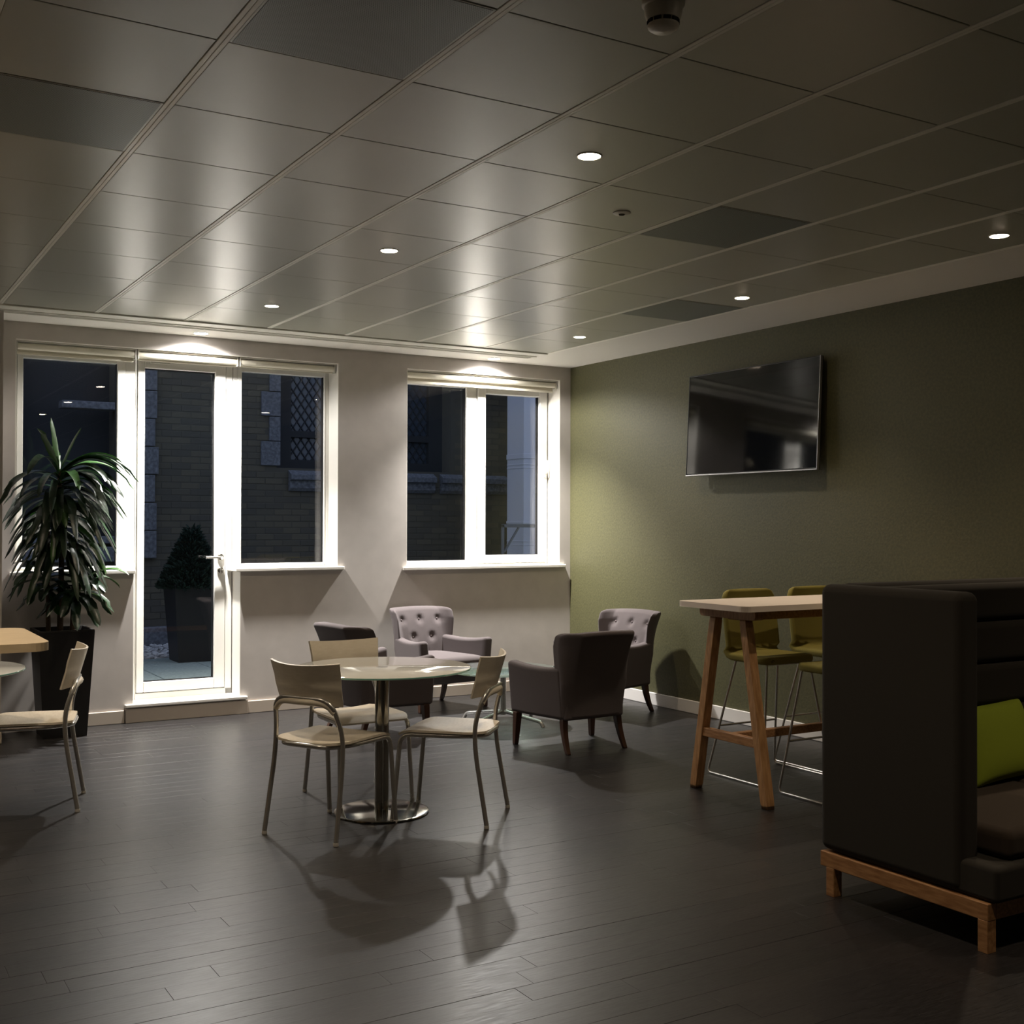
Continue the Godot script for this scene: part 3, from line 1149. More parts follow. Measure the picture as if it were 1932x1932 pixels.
func pot(s: SurfaceTool, top: float, bot: float, h: float) -> void:      # square tapered planter with a hollow rim; half widths
	var ring := func(r: float, y: float) -> Array: return [Vector3(-r, y, -r), Vector3(r, y, -r), Vector3(r, y, r), Vector3(-r, y, r)]
	var R := [ring.call(bot, 0.0), ring.call(top - 0.004, h - 0.01), ring.call(top - 0.006, h), ring.call(top - 0.022, h), ring.call(top - 0.03, h - 0.06)]
	for k in 4:
		for i in 4:
			var j := (i + 1) % 4
			var mid: Vector3 = (R[k][i] + R[k][j]) / 2
			var hint := Vector3(mid.x, 0, mid.z)
			if k == 2:
				hint = Vector3.UP
			elif k == 3:
				hint = -hint
			quad(s, R[k][i], R[k][j], R[k + 1][j], R[k + 1][i], hint)
	quad(s, R[0][0], R[0][1], R[0][2], R[0][3], Vector3.DOWN)
	quad(s, R[4][0], R[4][1], R[4][2], R[4][3], Vector3.UP)


# ---------------------------------------------------------------- furniture
func disc(s: SurfaceTool, r: float, y0: float, y1: float, e: float, n := 64) -> void:
	lathe(s, [Vector2(0.0, y0), Vector2(r - e, y0), Vector2(r, y0 + e), Vector2(r, y1 - e), Vector2(r - e, y1), Vector2(0.0, y1)], n)


func make_round_table(label: String, at: Vector3) -> Node3D:
	var t := thing("round_table", label, "table", at, 0.0, "round white glass tables")
	var s := mb()
	disc(s, 0.452, 0.730, 0.740, 0.0015, 80)
	obj("table_top", s, M.white_glass, t)
	s = mb()
	lathe(s, [Vector2(0.4525, 0.7308), Vector2(0.4545, 0.7325), Vector2(0.4545, 0.7375), Vector2(0.4525, 0.7392)], 80)
	obj("glass_rim", s, M.glass_edge, t)
	s = mb()
	lathe(s, [Vector2(0.0, 0.7402), Vector2(0.022, 0.7404), Vector2(0.03, 0.7402)], 24)
	obj("fixing_disc", s, M.brushed_steel, t)
	s = mb()
	lathe(s, [Vector2(0.036, 0.014), Vector2(0.036, 0.70), Vector2(0.09, 0.712), Vector2(0.12, 0.722), Vector2(0.12, 0.73), Vector2(0.0, 0.73)], 36)
	obj("column", s, M.polished_steel, t)
	s = mb()
	lathe(s, [Vector2(0.0, 0.0), Vector2(0.238, 0.0), Vector2(0.242, 0.004), Vector2(0.240, 0.010), Vector2(0.230, 0.013), Vector2(0.06, 0.017), Vector2(0.036, 0.02)], 64)
	obj("base", s, M.polished_steel, t)
	return t


func make_cafe_chair(label: String, at: Vector3, turn: float) -> Node3D:
	var t := thing("cafe_chair", label, "chair", at, turn, "pale plywood chairs on chrome tube frames")
	var s := mb()
	var hw := 0.205
	# seat: a plywood shell, dished, rolled down at the front, rounded at the back
	var f := func(u: float, v: float) -> Vector3:
		var z := lerpf(-0.215, 0.215, v)
		var edge := 1.0 - 0.24 * pow(clampf((-0.11 - z) / 0.105, 0.0, 1.0), 2.4)
		edge -= 0.10 * pow(clampf((z - 0.15) / 0.065, 0.0, 1.0), 2.0)
		var x := (u - 0.5) * 2.0 * hw * edge
		var y := 0.452 - 0.010 * (1.0 - pow(absf(u - 0.5) * 2.0, 2.0)) * clampf((0.2 - z) / 0.2, 0.0, 1.0)
		y -= 0.022 * pow(clampf((z - 0.13) / 0.085, 0.0, 1.0), 2.0)
		return Vector3(x, y, z)
	sheet(s, f, 18, 20, 0.011)
	obj("seat", s, M.chair_ply, t)
	s = mb()
	var back := func(u: float, v: float) -> Vector3:
		var a := (u - 0.5) * 2.0
		var w := lerpf(0.185, 0.205, v)
		var y := lerpf(0.625, 0.815, v) + 0.012 * a * a * (1.0 if v > 0.5 else -0.4)
		return Vector3(a * w, y, -0.235 - 0.055 * (v - 0.3) + 0.062 * a * a)
	sheet(s, back, 20, 8, 0.010)
	obj("backrest", s, M.chair_ply, t)
	# front legs and the ring under the seat are one bent tube
	s = mb()
	var r := 0.0118
	var p := [Vector3(0.205, 0.012, 0.238), Vector3(0.195, 0.432, 0.200), Vector3(0.192, 0.434, -0.10), Vector3(0.135, 0.434, -0.215), Vector3(-0.135, 0.434, -0.215), Vector3(-0.192, 0.434, -0.10), Vector3(-0.195, 0.432, 0.200), Vector3(-0.205, 0.012, 0.238)]
	tube(s, fillet(p, 0.055, 7), r, 10)
	obj("front_leg_tube", s, M.chrome, t)
	s = mb()
	var q := [Vector3(0.213, 0.012, -0.245), Vector3(0.203, 0.36, -0.185), Vector3(0.198, 0.50, -0.178), Vector3(0.165, 0.655, -0.228), Vector3(-0.165, 0.655, -0.228), Vector3(-0.198, 0.50, -0.178), Vector3(-0.203, 0.36, -0.185), Vector3(-0.213, 0.012, -0.245)]
	tube(s, fillet(q, 0.07, 7), r, 10)
	obj("rear_leg_tube", s, M.chrome, t)
	s = mb()
	var arc := []
	for k in 15:
		var a := lerpf(-1.0, 1.0, k / 14.0)
		arc.append(Vector3(a * 0.175, 0.640 - 0.045 * pow(absf(a), 6.0), -0.240 + 0.030 * a * a))
	tube(s, arc, 0.0145, 10)
	obj("back_bracket", s, M.chair_ply, t)
	for c in [Vector2(0.205, 0.238), Vector2(-0.205, 0.238), Vector2(0.213, -0.245), Vector2(-0.213, -0.245)]:
		s = mb()
		lathe(s, [Vector2(0.0, 0.0), Vector2(0.012, 0.0), Vector2(0.013, 0.004), Vector2(0.012, 0.016), Vector2(0.0, 0.016)], 12, Vector3(c.x, 0, c.y))
		obj("foot_cap", s, M.clear_foot, t)
	return t


func make_armchair(label: String, at: Vector3, turn: float) -> Node3D:
	var t := thing("armchair", label, "armchair", at, turn, "buttoned mauve-grey tub armchairs")
	var F: StandardMaterial3D = M.mauve_fabric
	# plan half width from rear to front
	var half := func(z: float) -> float: return lerpf(0.238, 0.33, clampf((z + 0.25) / 0.5, 0.0, 1.0))
	var s := mb()
	var base := func(p: Vector3) -> Vector3:
		var k: float = half.call(p.z) / 0.29
		return Vector3(p.x * k, p.y, p.z)
	rbox(s, Vector3(0, 0.275, 0.0), Vector3(0.56, 0.13, 0.50), 0.02, Basis(), Vector3i(3, 1, 4), base)
	obj("seat_frame", s, F, t)
	s = mb()
	var cush := func(p: Vector3) -> Vector3:
		var k: float = half.call(p.z) / 0.29
		var dome := (1.0 - pow(absf(p.x) / 0.23, 2.0)) * (1.0 - pow(absf(p.z) / 0.26, 4.0))
		var fr := 0.05 * (1.0 - pow(absf(p.x) / 0.23, 2.0)) * clampf(p.z / 0.25, 0.0, 1.0)
		return Vector3(p.x * k, p.y + (0.025 * dome if p.y > 0 else 0.0), p.z + fr)
	rbox(s, Vector3(0, 0.365, 0.035), Vector3(0.455, 0.10, 0.50), 0.035, Basis(), Vector3i(6, 2, 6), cush)
	obj("seat_cushion", s, F, t)
	for sg in [-1.0, 1.0]:
		s = mb()
		var arm := func(p: Vector3) -> Vector3:      # p.z -0.25..0.25 along the arm, p.y -0.175..0.175
			var ht := (p.y + 0.175) / 0.35
			var out_ := 0.030 * ht
			var x: float = half.call(p.z) - 0.042 + out_
			var dip := -0.022 * (1.0 - pow((p.z + 0.02) / 0.25, 2.0)) * ht
			return Vector3(sg * (x + p.x), p.y + dip, p.z)
		rbox(s, Vector3(0, 0.385, 0.02), Vector3(0.09, 0.35, 0.50), 0.03, Basis(), Vector3i(1, 3, 6), arm)
		obj("arm", s, F, t)
	# buttoned back with two small wings
	var btn := [Vector2(-0.17, 0.475), Vector2(0.0, 0.475), Vector2(0.17, 0.475), Vector2(-0.09, 0.335), Vector2(0.09, 0.335), Vector2(0.0, 0.215)]
	s = mb()
	var place := func(x: float, y: float, z: float) -> Vector3:      # x -0.27..0.27, y 0..0.575, z thickness
		var up := y / 0.575
		var a := absf(x) / 0.27
		var wing := 0.105 * pow(clampf((a - 0.74) / 0.26, 0.0, 1.0), 1.25) * clampf((up - 0.35) / 0.5, 0.15, 1.0)
		var w := lerpf(0.90, 1.06, up)
		return Vector3(x * w, 0.21 + y - 0.012 * a * a * up, -0.215 - 0.14 * up * up + z + wing + 0.02 * a * a)
	var back := func(p: Vector3) -> Vector3:
		var y := p.y + 0.2875
		var z := p.z
		if z > 0.0:
			for b in btn:
				var d2 := Vector2(p.x, y).distance_squared_to(b)
				z -= 0.026 * exp(-d2 / 0.0009)
				z += 0.010 * exp(-d2 / 0.0055)
		return place.call(p.x, y, z)
	rbox(s, Vector3.ZERO, Vector3(0.54, 0.575, 0.10), 0.03, Basis(), Vector3i(26, 26, 1), back)
	obj("backrest", s, F, t)
	for b in btn:
		s = mb()
		var o: Vector3 = place.call(b.x, b.y, 0.036)
		lathe(s, [Vector2(0.0, 0.007), Vector2(0.007, 0.006), Vector2(0.011, 0.001), Vector2(0.011, -0.004)], 12, o, Basis(Vector3.RIGHT, PI / 2 - 0.2))
		obj("button", s, M.button_fabric, t)
	for sg in [-1.0, 1.0]:
		s = mb()
		leg(s, Vector3(sg * 0.315, 0, 0.222), Vector2(0.030, 0.030), Vector3(sg * 0.305, 0.22, 0.212), Vector2(0.048, 0.048))
		obj("leg", s, M.dark_leg, t)
		s = mb()
		leg(s, Vector3(sg * 0.228, 0, -0.265), Vector2(0.028, 0.028), Vector3(sg * 0.215, 0.22, -0.195), Vector2(0.042, 0.045), 0.004, Vector3(0, 0, 0.014))
		obj("leg", s, M.dark_leg, t)
	return t


func make_low_table() -> void:
	var t := thing("low_glass_table", "low round clear glass table on a chrome star base among the armchairs", "table", Vector3(-1.5, 0, 1.36))
	var s := mb()
	disc(s, 0.42, 0.388, 0.400, 0.002, 80)
	obj("glass_top", s, M.teal_glass, t)
	s = mb()
	lathe(s, [Vector2(0.024, 0.06), Vector2(0.024, 0.36), Vector2(0.08, 0.372), Vector2(0.08, 0.387), Vector2(0.0, 0.387)], 28)
	obj("column", s, M.chrome, t)
	var d0 := Vector2(0.14, 0.33).normalized()
	for k in 4:
		var d := d0.rotated(PI / 2 * k)
		s = mb()
		var a := Vector3(d.x * 0.02, 0.085, d.y * 0.02)
		var b := Vector3(d.x * 0.34, 0.040, d.y * 0.34)
		tube(s, fillet([a, b, Vector3(d.x * 0.365, 0.0, d.y * 0.365)], 0.025), 0.014, 10)
		obj("star_leg", s, M.chrome, t)


func rounded_rect(x0: float, x1: float, y0: float, y1: float, r: float, k := 6) -> PackedVector2Array:
	var out := PackedVector2Array()
	for c in [[x1 - r, y1 - r, 0.0], [x0 + r, y1 - r, PI / 2], [x0 + r, y0 + r, PI], [x1 - r, y0 + r, PI * 1.5]]:
		for j in k + 1:
			var a: float = c[2] + PI / 2 * j / k
			out.append(Vector2(c[0] + r * cos(a), c[1] + r * sin(a)))
	return out


# high bench table, its long side along x; d = depth, l = length
func make_high_table(label: String, at: Vector3, l: float, d: float, inset: float, top: Material, r: float) -> void:
	var t := thing("high_table", label, "table", at, 0.0)
	var s := mb()
	var up := Basis(Vector3.RIGHT, Vector3.FORWARD, Vector3.UP)
	prism(s, rounded_rect(-l / 2, l / 2, -d / 2, d / 2, r), 0.030, Vector3(0, 1.020, 0), up)
	obj("table_top", s, top, t)
	for e in [-1.0, 1.0]:
		var x: float = e * (l / 2 - inset)
		s = mb()
		prism(s, rounded_rect(-d / 2 + 0.06, d / 2 - 0.06, 0, 0.052, 0.02, 4), 0.06, Vector3(x - 0.03, 0.968, 0), Basis(Vector3.FORWARD, Vector3.UP, Vector3.RIGHT))
		obj("trestle_head", s, M.oak, t)
		for sg in [-1.0, 1.0]:
			s = mb()
			leg(s, Vector3(x, 0, sg * (d / 2 + 0.005)), Vector2(0.055, 0.052), Vector3(x, 0.975, sg * (d / 2 - 0.165)), Vector2(0.055, 0.05))
			obj("leg", s, M.oak, t)
		s = mb()
		rbox(s, Vector3(x, 0.325, 0), Vector3(0.04, 0.048, d - 0.115), 0.004)
		obj("stretcher", s, M.oak_dark, t)
	s = mb()
	rbox(s, Vector3(0, 0.325, 0), Vector3(l - 2 * inset - 0.03, 0.045, 0.04), 0.004)
	obj("stretcher", s, M.oak_dark, t)
	s = mb()
	rbox(s, Vector3(0, 0.985, 0), Vector3(l - 2 * inset - 0.06, 0.06, 0.12), 0.004)
	obj("top_rail", s, M.oak_dark, t)


func make_stool(label: String, at: Vector3, turn: float) -> Node3D:
	var t := thing("bar_stool", label, "stool", at, turn, "olive upholstered bar stools on sled bases")
	# padded shell: seat curving up into the back
	var s := mb()
	var shell := func(p: Vector3) -> Vector3:      # p.z -0.36..0.36 runs up the back and along the seat
		var L := p.z + 0.36
		var n := p.y
		var path: Vector3
		var dirn: Vector2
		# back from (z -0.205, y 1.08) down to a bend, then forward
		var hb := 0.335
		var rb := 0.055
		if L < hb:
			path = Vector3(0, 1.085 - L, -0.205 + 0.05 * (L / hb))
			dirn = Vector2(1, 0.15)
		else:
			var arc := rb * PI / 2
			var m := L - hb
			if m < arc:
				var a := m / rb
				path = Vector3(0, 1.085 - hb - rb * sin(a), -0.155 + rb - rb * cos(a))
				dirn = Vector2(cos(a), sin(a))
			else:
				path = Vector3(0, 1.085 - hb - rb, -0.155 + rb + (m - arc) * 1.0)
				dirn = Vector2(0, 1)
		var dz := 0.03 * pow(absf(p.x) / 0.2, 2.0) if L < hb else 0.0
		var e := minf(L, 0.72 - L)
		var nar := 1.0 if e > 0.075 else 1.0 - 0.30 * (1.0 - sqrt(maxf(0.0, 1.0 - pow(1.0 - e / 0.075, 2.0))))
		return Vector3(p.x * nar, path.y + n * dirn.y, path.z + n * dirn.x + dz)
	rbox(s, Vector3.ZERO, Vector3(0.41, 0.045, 0.72), 0.02, Basis(), Vector3i(6, 1, 22), shell)
	obj("upholstered_shell", s, M.olive_fabric, t)
	for sg in [-1.0, 1.0]:
		s = mb()
		var r := [Vector3(sg * 0.165, 0.675, -0.09), Vector3(sg * 0.265, 0.008, -0.225), Vector3(sg * 0.265, 0.008, 0.245), Vector3(sg * 0.165, 0.675, 0.17)]
		tube(s, fillet(r, 0.03, 6), 0.0068, 8)
		obj("sled_runner", s, M.chrome, t)
	s = mb()
	for z in [[-0.09, -0.225], [0.17, 0.245]]:
		var k := (0.675 - 0.285) / 0.667
		var x := lerpf(0.165, 0.265, k)
		var zz := lerpf(z[0], z[1], k)
		tube(s, [Vector3(-x, 0.285, zz), Vector3(x, 0.285, zz)], 0.006, 8)
	obj("footrest", s, M.chrome, t)
	s = mb()
	for z in [-0.09, 0.17]:
		tube(s, [Vector3(-0.165, 0.672, z), Vector3(0.165, 0.672, z)], 0.006, 8)
	obj("seat_support", s, M.chrome, t)
	return t


func make_sofa() -> void:
	# origin at the left rear foot of the sofa; it faces +z
	var x0 := -2.41
	var z0 := 5.42
	var L := 1.75
	var t := thing("high_back_sofa", "dark charcoal high-backed sofa with wing sides on an oak base", "sofa", Vector3(x0 + L / 2, 0, z0))
	var F: StandardMaterial3D = M.sofa_fabric
	var h := L / 2
	var s: SurfaceTool
	for sg in [-1.0, 1.0]:
		s = mb()
		rbox(s, Vector3(sg * (h - 0.055), 0.705, 0.34), Vector3(0.11, 1.06, 0.68), 0.035, Basis(), Vector3i(1, 1, 1))
		obj("side_panel", s, F, t)
	s = mb()
	rbox(s, Vector3(0, 0.705, 0.055), Vector3(L - 0.2, 1.064, 0.11), 0.035)
	obj("back_panel", s, F, t)
	for k in 4:
		s = mb()
		var y0: float = [0.40, 0.705, 0.885, 1.065][k]
		var y1: float = [0.705, 0.885, 1.065, 1.225][k]
		rbox(s, Vector3(0, (y0 + y1) / 2, 0.135), Vector3(L - 0.225, y1 - y0, 0.09), 0.035, Basis(), Vector3i(2, 2, 1))
		obj("back_pad", s, F, t)
	s = mb()
	rbox(s, Vector3(0, 0.235, 0.44), Vector3(L - 0.02, 0.125, 0.76), 0.02)
	obj("seat_base", s, F, t)
	for sg in [-1.0, 1.0]:
		s = mb()
		var w := (L - 0.225) / 2
		rbox(s, Vector3(sg * w / 2, 0.35, 0.48), Vector3(w - 0.004, 0.11, 0.62), 0.035, Basis(), Vector3i(2, 1, 2))
		obj("seat_cushion", s, M.sofa_seat_fabric, t)
	for sg in [-1.0, 1.0]:
		s = mb()
		rbox(s, Vector3(sg * (h - 0.022), 0.140, 0.40), Vector3(0.045, 0.06, 0.78), 0.004)
		obj("base_rail", s, M.oak_dark, t)
		for z in [0.062, 0.768]:
			s = mb()
			rbox(s, Vector3(sg * (h - 0.022), 0.055, z), Vector3(0.046, 0.115, 0.042), 0.004)
			obj("leg", s, M.oak_dark, t)
	for z in [0.03, 0.768]:
		s = mb()
		rbox(s, Vector3(0, 0.140, z), Vector3(L - 0.09, 0.06, 0.042), 0.004)
		obj("base_rail", s, M.oak_dark, t)
	# lime cushion propped against the back
	var c := thing("lime_cushion", "lime green scatter cushion propped against the sofa's back", "cushion", Vector3(-1.60, 0.405, z0 + 0.27))
	c.rotation = Vector3(-0.32, 0.06, 0.02)
	s = mb()
	var puff := func(p: Vector3) -> Vector3:
		var a := 1.0 - pow(absf(p.x) / 0.24, 2.6)
		var b := 1.0 - pow(absf(p.y) / 0.165, 2.6)
		var k := 0.22 + 0.78 * sqrt(maxf(a, 0.0) * maxf(b, 0.0))
		return Vector3(p.x * (1.0 - 0.05 * b), p.y * (1.0 - 0.06 * a), p.z * k)
	rbox(s, Vector3(0, 0.165, 0), Vector3(0.48, 0.33, 0.15), 0.03, Basis(), Vector3i(10, 10, 2), puff)
	obj("cover", s, M.lime_fabric, c)
	s = mb()
	var loop := []
	for k in 4:
		var a: Vector3 = [Vector3(-0.236, 0.005, 0), Vector3(0.236, 0.005, 0), Vector3(0.236, 0.325, 0), Vector3(-0.236, 0.325, 0)][k]
		var b: Vector3 = [Vector3(0.236, 0.005, 0), Vector3(0.236, 0.325, 0), Vector3(-0.236, 0.325, 0), Vector3(-0.236, 0.005, 0)][k]
		for j in 8:
			var q := a.lerp(b, j / 8.0)
			loop.append(Vector3(q.x * (1.0 - 0.05 * (1.0 - pow(absf(q.y - 0.165) / 0.165, 2.6))), 0.165 + (q.y - 0.165) * (1.0 - 0.06 * (1.0 - pow(absf(q.x) / 0.24, 2.6))), 0))
	tube(s, loop, 0.006, 6, true)
	obj("piping", s, M.lime_fabric, c)


func make_tv() -> void:
	var t := thing("wall_television", "black flat-screen television on the green wall", "television", Vector3(-0.086, 2.228, 2.455))
	t.rotation = Vector3(0, -PI / 2, 0)
	t.rotate_object_local(Vector3.RIGHT, -0.047)
	# local: x along the wall (-z of the world), z out of the screen
	var w := 1.375
	var h := 0.775
	var s := mb()
	rbox(s, Vector3(0, 0, -0.017), Vector3(w, h, 0.022), 0.004)
	obj("back_shell", s, M.tv_black, t)
	s = mb()
	rbox(s, Vector3(0, -0.05, -0.035), Vector3(w * 0.6, h * 0.6, 0.03), 0.012)
	obj("rear_housing", s, M.tv_black, t)
	s = mb()
	box(s, Vector3(0, 0.004, -0.003), Vector3(w - 0.018, h - 0.026, 0.008))
	obj("screen", s, M.tv_screen, t)
	s = mb()
	for e in [[0, h / 2 - 0.004, w, 0.008], [-w / 2 + 0.004, 0, 0.008, h - 0.01], [w / 2 - 0.004, 0, 0.008, h - 0.01]]:
		rbox(s, Vector3(e[0], e[1], -0.002), Vector3(e[2], e[3], 0.012), 0.003, Basis(), Vector3i(1, 1, 1), NO, false)
	obj("bezel", s, M.tv_black, t)
	s = mb()
	rbox(s, Vector3(0, -h / 2 + 0.004, -0.004), Vector3(w, 0.010, 0.024), 0.003)
	rbox(s, Vector3(w / 2 + 0.001, 0, -0.004), Vector3(0.006, h, 0.022), 0.002)
	obj("silver_edge", s, M.tv_silver, t)
	s = mb()
	rbox(s, Vector3(0, 0.0, -0.06), Vector3(0.45, 0.3, 0.045), 0.006)
	obj("wall_bracket", s, M.tv_black, t)


func make_detectors() -> void:
	var t := thing("smoke_detector", "white domed smoke detector with dark vent slots hanging from the ceiling", "smoke detector", Vector3(-3.93, H, 6.345))
	var s := mb()
	lathe(s, [Vector2(0.058, 0.002), Vector2(0.058, -0.016), Vector2(0.052, -0.022), Vector2(0.0, -0.022)], 36)
	obj("base", s, M.white_plastic, t)
	s = mb()
	lathe(s, [Vector2(0.052, -0.02), Vector2(0.050, -0.042), Vector2(0.044, -0.058), Vector2(0.0, -0.058)], 36)
	obj("body", s, M.white_plastic, t)
	for k in 10:
		s = mb()
		var an := TAU * k / 10 + 0.1
		rbox(s, Vector3(cos(an) * 0.0405, -0.0635, sin(an) * 0.0405), Vector3(0.02, 0.010, 0.006), 0.001, Basis(Vector3.UP, PI / 2 - an), Vector3i(1, 1, 1), NO, false)
		obj("vent_slot", s, M.slot_dark, t)
	s = mb()
	lathe(s, [Vector2(0.040, -0.058), Vector2(0.040, -0.068), Vector2(0.043, -0.069), Vector2(0.041, -0.077), Vector2(0.030, -0.085), Vector2(0.0, -0.088)], 36)
	obj("cap", s, M.white_plastic, t)
	t = thing("ceiling_sensor", "small round white ceiling sensor between a downlight and a dark grille", "sensor", Vector3(-2.75, H, 4.543))
	s = mb()
	lathe(s, [Vector2(0.04, 0.002), Vector2(0.04, -0.004), Vector2(0.034, -0.008), Vector2(0.016, -0.009), Vector2(0.014, -0.004), Vector2(0.0, -0.004)], 28)
	obj("plate", s, M.white_plastic, t)
	s = mb()
	lathe(s, [Vector2(0.014, -0.004), Vector2(0.012, -0.013), Vector2(0.0, -0.016)], 20)
	obj("eye", s, M.ceiling_void, t)


func leaf_mesh(s: SurfaceTool, p0: Vector3, az: float, el: float, len: float, wid: float, droop: float, roll: float) -> bool:
	# a strap leaf: leaves its stem at elevation el, bends over under its own weight
	var n := 11
	var step := len / n
	var dirv := Vector3(cos(el) * sin(az), sin(el), cos(el) * cos(az))
	var side := Vector3(cos(az), 0, -sin(az)).rotated(dirv, roll)
	var p := p0
	var L := []
	var C := []
	var Rr := []
	var U := []
	for i in n + 1:
		var t := float(i) / n
		var w := wid * 0.5 * (0.35 + 0.65 * smoothstep(0.0, 0.45, t)) * sqrt(maxf(1.0 - pow(t, 3.2), 0.0))
		w *= 1.0 + 0.08 * sin(t * 19.0 + roll * 9.0)
		var up := side.cross(dirv).normalized()
		if up.y < 0 and absf(dirv.y) < 0.7:
			up = -up
		C.append(p)
		L.append(p - side * w + up * w * 0.35)
		Rr.append(p + side * w + up * w * 0.35)
		U.append(up)
		if p.z < 0.03 or (p.x < -4.79 and p.z < 0.42) or p.y < 0.84 - 0.13 * smoothstep(-4.38, -4.33, p0.x):
			return false
		dirv = (dirv + Vector3.DOWN * droop * step * (0.4 + 1.6 * t) * (1.2 - 0.9 * maxf(-dirv.y, 0.0))).normalized()
		side = (side - dirv * side.dot(dirv)).normalized()
		p += dirv * step
	for i in n:
		var th := 0.0008
		for sg in [1.0, -1.0]:
			var o0: Vector3 = U[i] * th * sg
			var o1: Vector3 = U[i + 1] * th * sg
			var na: Vector3 = ((C[i + 1] - C[i]).cross(L[i] - C[i] - side * 0.0001)).normalized()
			if na.dot(U[i]) < 0:
				na = -na
			var nb: Vector3 = ((C[i + 1] - C[i]).cross(Rr[i] - C[i] + side * 0.0001)).normalized()
			if nb.dot(U[i]) < 0:
				nb = -nb
			var nc := (na + nb).normalized()
			qn(s, L[i] + o0, na * sg, C[i] + o0, nc * sg, C[i + 1] + o1, nc * sg, L[i + 1] + o1, na * sg)
			qn(s, C[i] + o0, nc * sg, Rr[i] + o0, nb * sg, Rr[i + 1] + o1, nb * sg, C[i + 1] + o1, nc * sg)
	return true


func make_dracaena() -> void:
	var o := Vector3(-4.40, 0, 0.245)
	var t := thing("dracaena", "tall dracaena with drooping strap leaves in a black tapered planter", "potted plant", o)
	var s := mb()
	pot(s, 0.187, 0.142, 0.735)
	obj("planter", s, M.pot_black, t)
	s = mb()
	var top := func(u: float, v: float) -> Vector3: return Vector3((u - 0.5) * 0.33, 0.69 + 0.012 * sin(u * 17.0) * cos(v * 13.0), (v - 0.5) * 0.33)
	sheet(s, top, 12, 12, 0.02)
	obj("soil", s, M.soil, t)
	var canes := [
		[[Vector3(-0.02, 0.68, 0.03), Vector3(-0.015, 1.2, 0.04), Vector3(-0.03, 1.6, 0.05), Vector3(-0.035, 1.83, 0.06)], 0.021],
		[[Vector3(-0.085, 0.68, -0.03), Vector3(-0.095, 1.0, 0.0), Vector3(-0.10, 1.5, 0.03)], 0.017],
		[[Vector3(0.06, 0.68, 0.03), Vector3(0.065, 0.95, 0.05), Vector3(0.075, 1.38, 0.06)], 0.018],
		[[Vector3(0.06, 0.95, 0.045), Vector3(0.10, 1.0, 0.06), Vector3(0.125, 1.08, 0.07)], 0.010],
		[[Vector3(-0.09, 1.0, 0.0), Vector3(-0.12, 1.06, 0.05), Vector3(-0.125, 1.14, 0.08)], 0.010],
	]
	for c in canes:
		s = mb()
		tube(s, c[0], c[1], 10, false, c[1] * 0.7)
		obj("cane", s, M.cane_bark, t)
	# crowns: cane, share of the cane that carries leaves, count, length, stiffness
	var crowns := [[0, 0.40, 110, 0.53, 1.15], [1, 0.42, 72, 0.50, 1.15], [2, 0.42, 66, 0.46, 1.15], [3, 0.0, 26, 0.34, 1.1], [4, 0.0, 14, 0.30, 1.1]]
	for cr in crowns:
		var pts: Array = canes[cr[0]][0]
		var a: Vector3 = pts[0]
		var b: Vector3 = pts[-1]
		var n: int = cr[2]
		var made := 0
		var tries := 0
		while made < n and tries < n * 25:
			tries += 1
			var k := float(made) / (n - 1)       # 0 lowest, 1 top
			var f: float = lerpf(cr[1], 1.0, k)
			var p := a.lerp(b, f)
			if pts.size() > 2:
				var g := f * (pts.size() - 1)
				var i := mini(int(g), pts.size() - 2)
				p = pts[i].lerp(pts[i + 1], g - i)
			var az := made * 2.39996 + rng.randf_range(-0.4, 0.4) + (rng.randf() * TAU if tries > made * 2 + 6 else 0.0)
			var el := lerpf(-0.25, 0.62, k) + rng.randf_range(-0.15, 0.25)
			var droop: float = lerpf(5.0, 1.9, k * k * k) * cr[4]
			if k > 0.965:
				el = lerpf(0.75, 1.45, (k - 0.965) / 0.035)
				droop = 1.6
			var len: float = cr[3] * rng.randf_range(0.78, 1.08) * (0.66 if k > 0.965 else (1.0 + 0.12 * smoothstep(0.7, 0.95, k)))
			s = mb()
			if leaf_mesh(s, p + o, az, el, len, rng.randf_range(0.052, 0.074), droop, rng.randf_range(-0.35, 0.35)):
				var shade := 2 if k > 0.95 or rng.randf() < 0.10 else rng.randi_range(0, 1)
				var leaf := obj("leaf", s, M["leaf_%d" % shade], t)
				leaf.position = -o
				made += 1


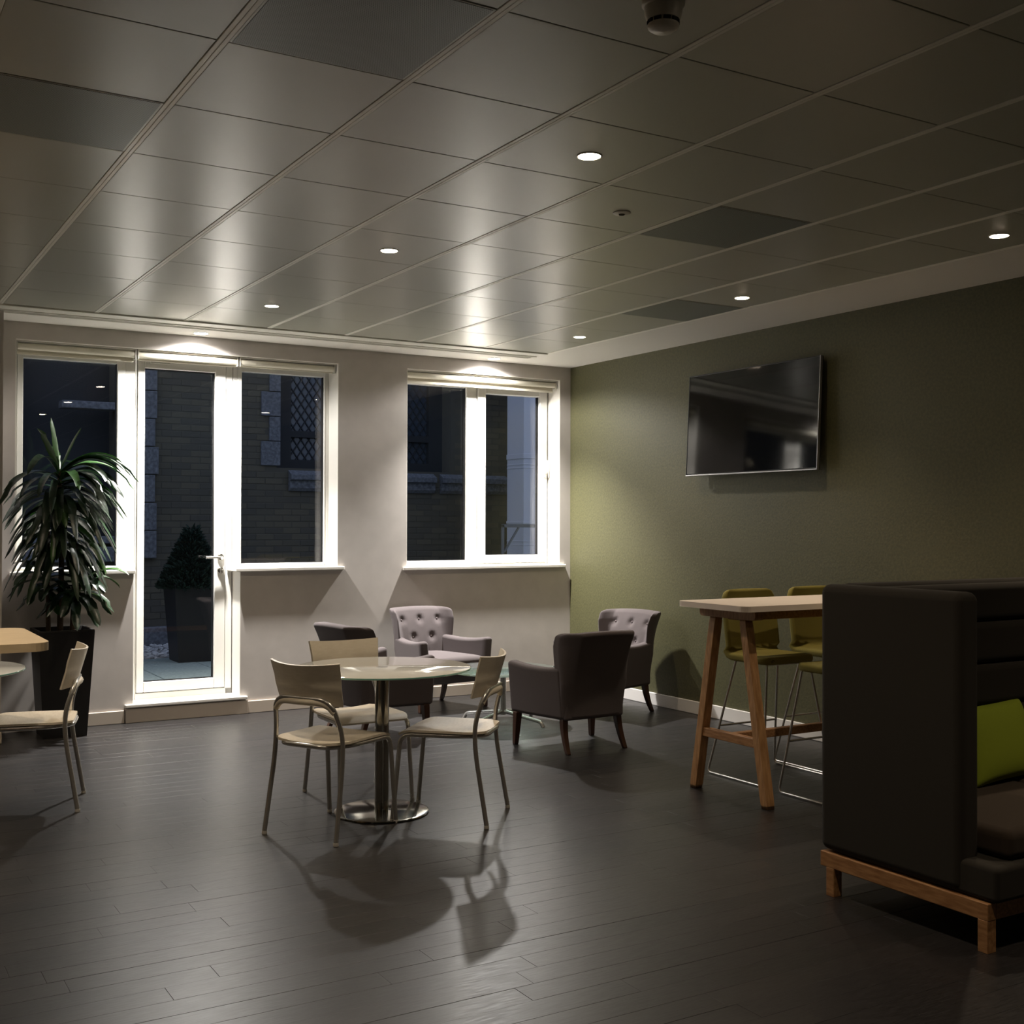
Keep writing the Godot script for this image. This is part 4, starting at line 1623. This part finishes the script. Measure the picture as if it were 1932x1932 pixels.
func furnish() -> void:
	make_round_table("round white glass table on a steel column between three pale chairs", Vector3(-3.387, 0, 3.357))
	make_round_table("round white glass table partly hidden under the high table at the left edge", Vector3(-5.405, 0, 2.40))
	# local origin of a chair is midway between its feet
	var A := make_cafe_chair("pale plywood chair with its back to the viewer, left of the round table", Vector3(-3.931 + 0.869 * 0.24, 0, 3.643 - 0.495 * 0.24), facing(Vector2(0.869, -0.495)))
	dup(A, "cafe_chair", "pale plywood chair turned sideways, right of the round table", Vector3(-2.938 - 0.715 * 0.24, 0, 3.752 - 0.70 * 0.24), facing(Vector2(-0.715, -0.70)))
	dup(A, "cafe_chair", "pale plywood chair behind the round table, facing the viewer", Vector3(-3.35, 0, 2.737 + 0.24), facing(Vector2(0.0, 1.0)))
	dup(A, "cafe_chair", "pale plywood chair cut off at the left edge, in front of the black planter", Vector3(-4.906, 0, 2.31), facing(Vector2(-0.967, -0.25)))
	var B := make_armchair("buttoned mauve-grey armchair against the window wall, its seat facing the viewer", Vector3(-1.565, 0, 0.43), facing(Vector2(0.14, 0.99)))
	dup(B, "armchair", "mauve-grey armchair seen from behind, the nearest one, in shadow", Vector3(-1.53, 0, 2.34), facing(Vector2(-0.03, -1.0)))
	dup(B, "armchair", "mauve-grey armchair behind the round table, seen side-on from its back", Vector3(-2.48, 0, 1.265), facing(Vector2(0.99, -0.12)))
	dup(B, "armchair", "mauve-grey armchair beside the green wall, half hidden by the nearest armchair", Vector3(-0.515, 0, 1.31), facing(Vector2(-0.985, 0.155)))
	make_low_table()
	make_high_table("white-topped high table on oak trestle legs along the green wall side", Vector3(-0.96, 0, 4.012), 1.64, 0.565, 0.15, M.table_white, 0.05)
	make_high_table("pale wood high table top reaching in at the left edge", Vector3(-6.06, 0, 4.11), 1.8, 0.69, 0.34, M.table_pale_wood, 0.07)
	var S := make_stool("olive bar stool behind the high table, the one nearer the window wall", Vector3(-1.06, 0, 3.69), 0.0)
	dup(S, "bar_stool", "olive bar stool behind the high table, half hidden by the sofa", Vector3(-0.485, 0, 3.64), 0.0)
	dup(S, "bar_stool", "bar stool on the near side of the high table, mostly hidden by the sofa", Vector3(-1.065, 0, 4.31), PI)
	make_sofa()
	make_tv()
	make_dracaena()
	make_detectors()


func _ready() -> void:
	rng.seed = 77
	camera_and_sky()
	materials()
	lamps()
	build_floor()
	build_walls()
	build_ceiling()
	build_windows()
	build_outside()
	build_blinds()
	furnish()
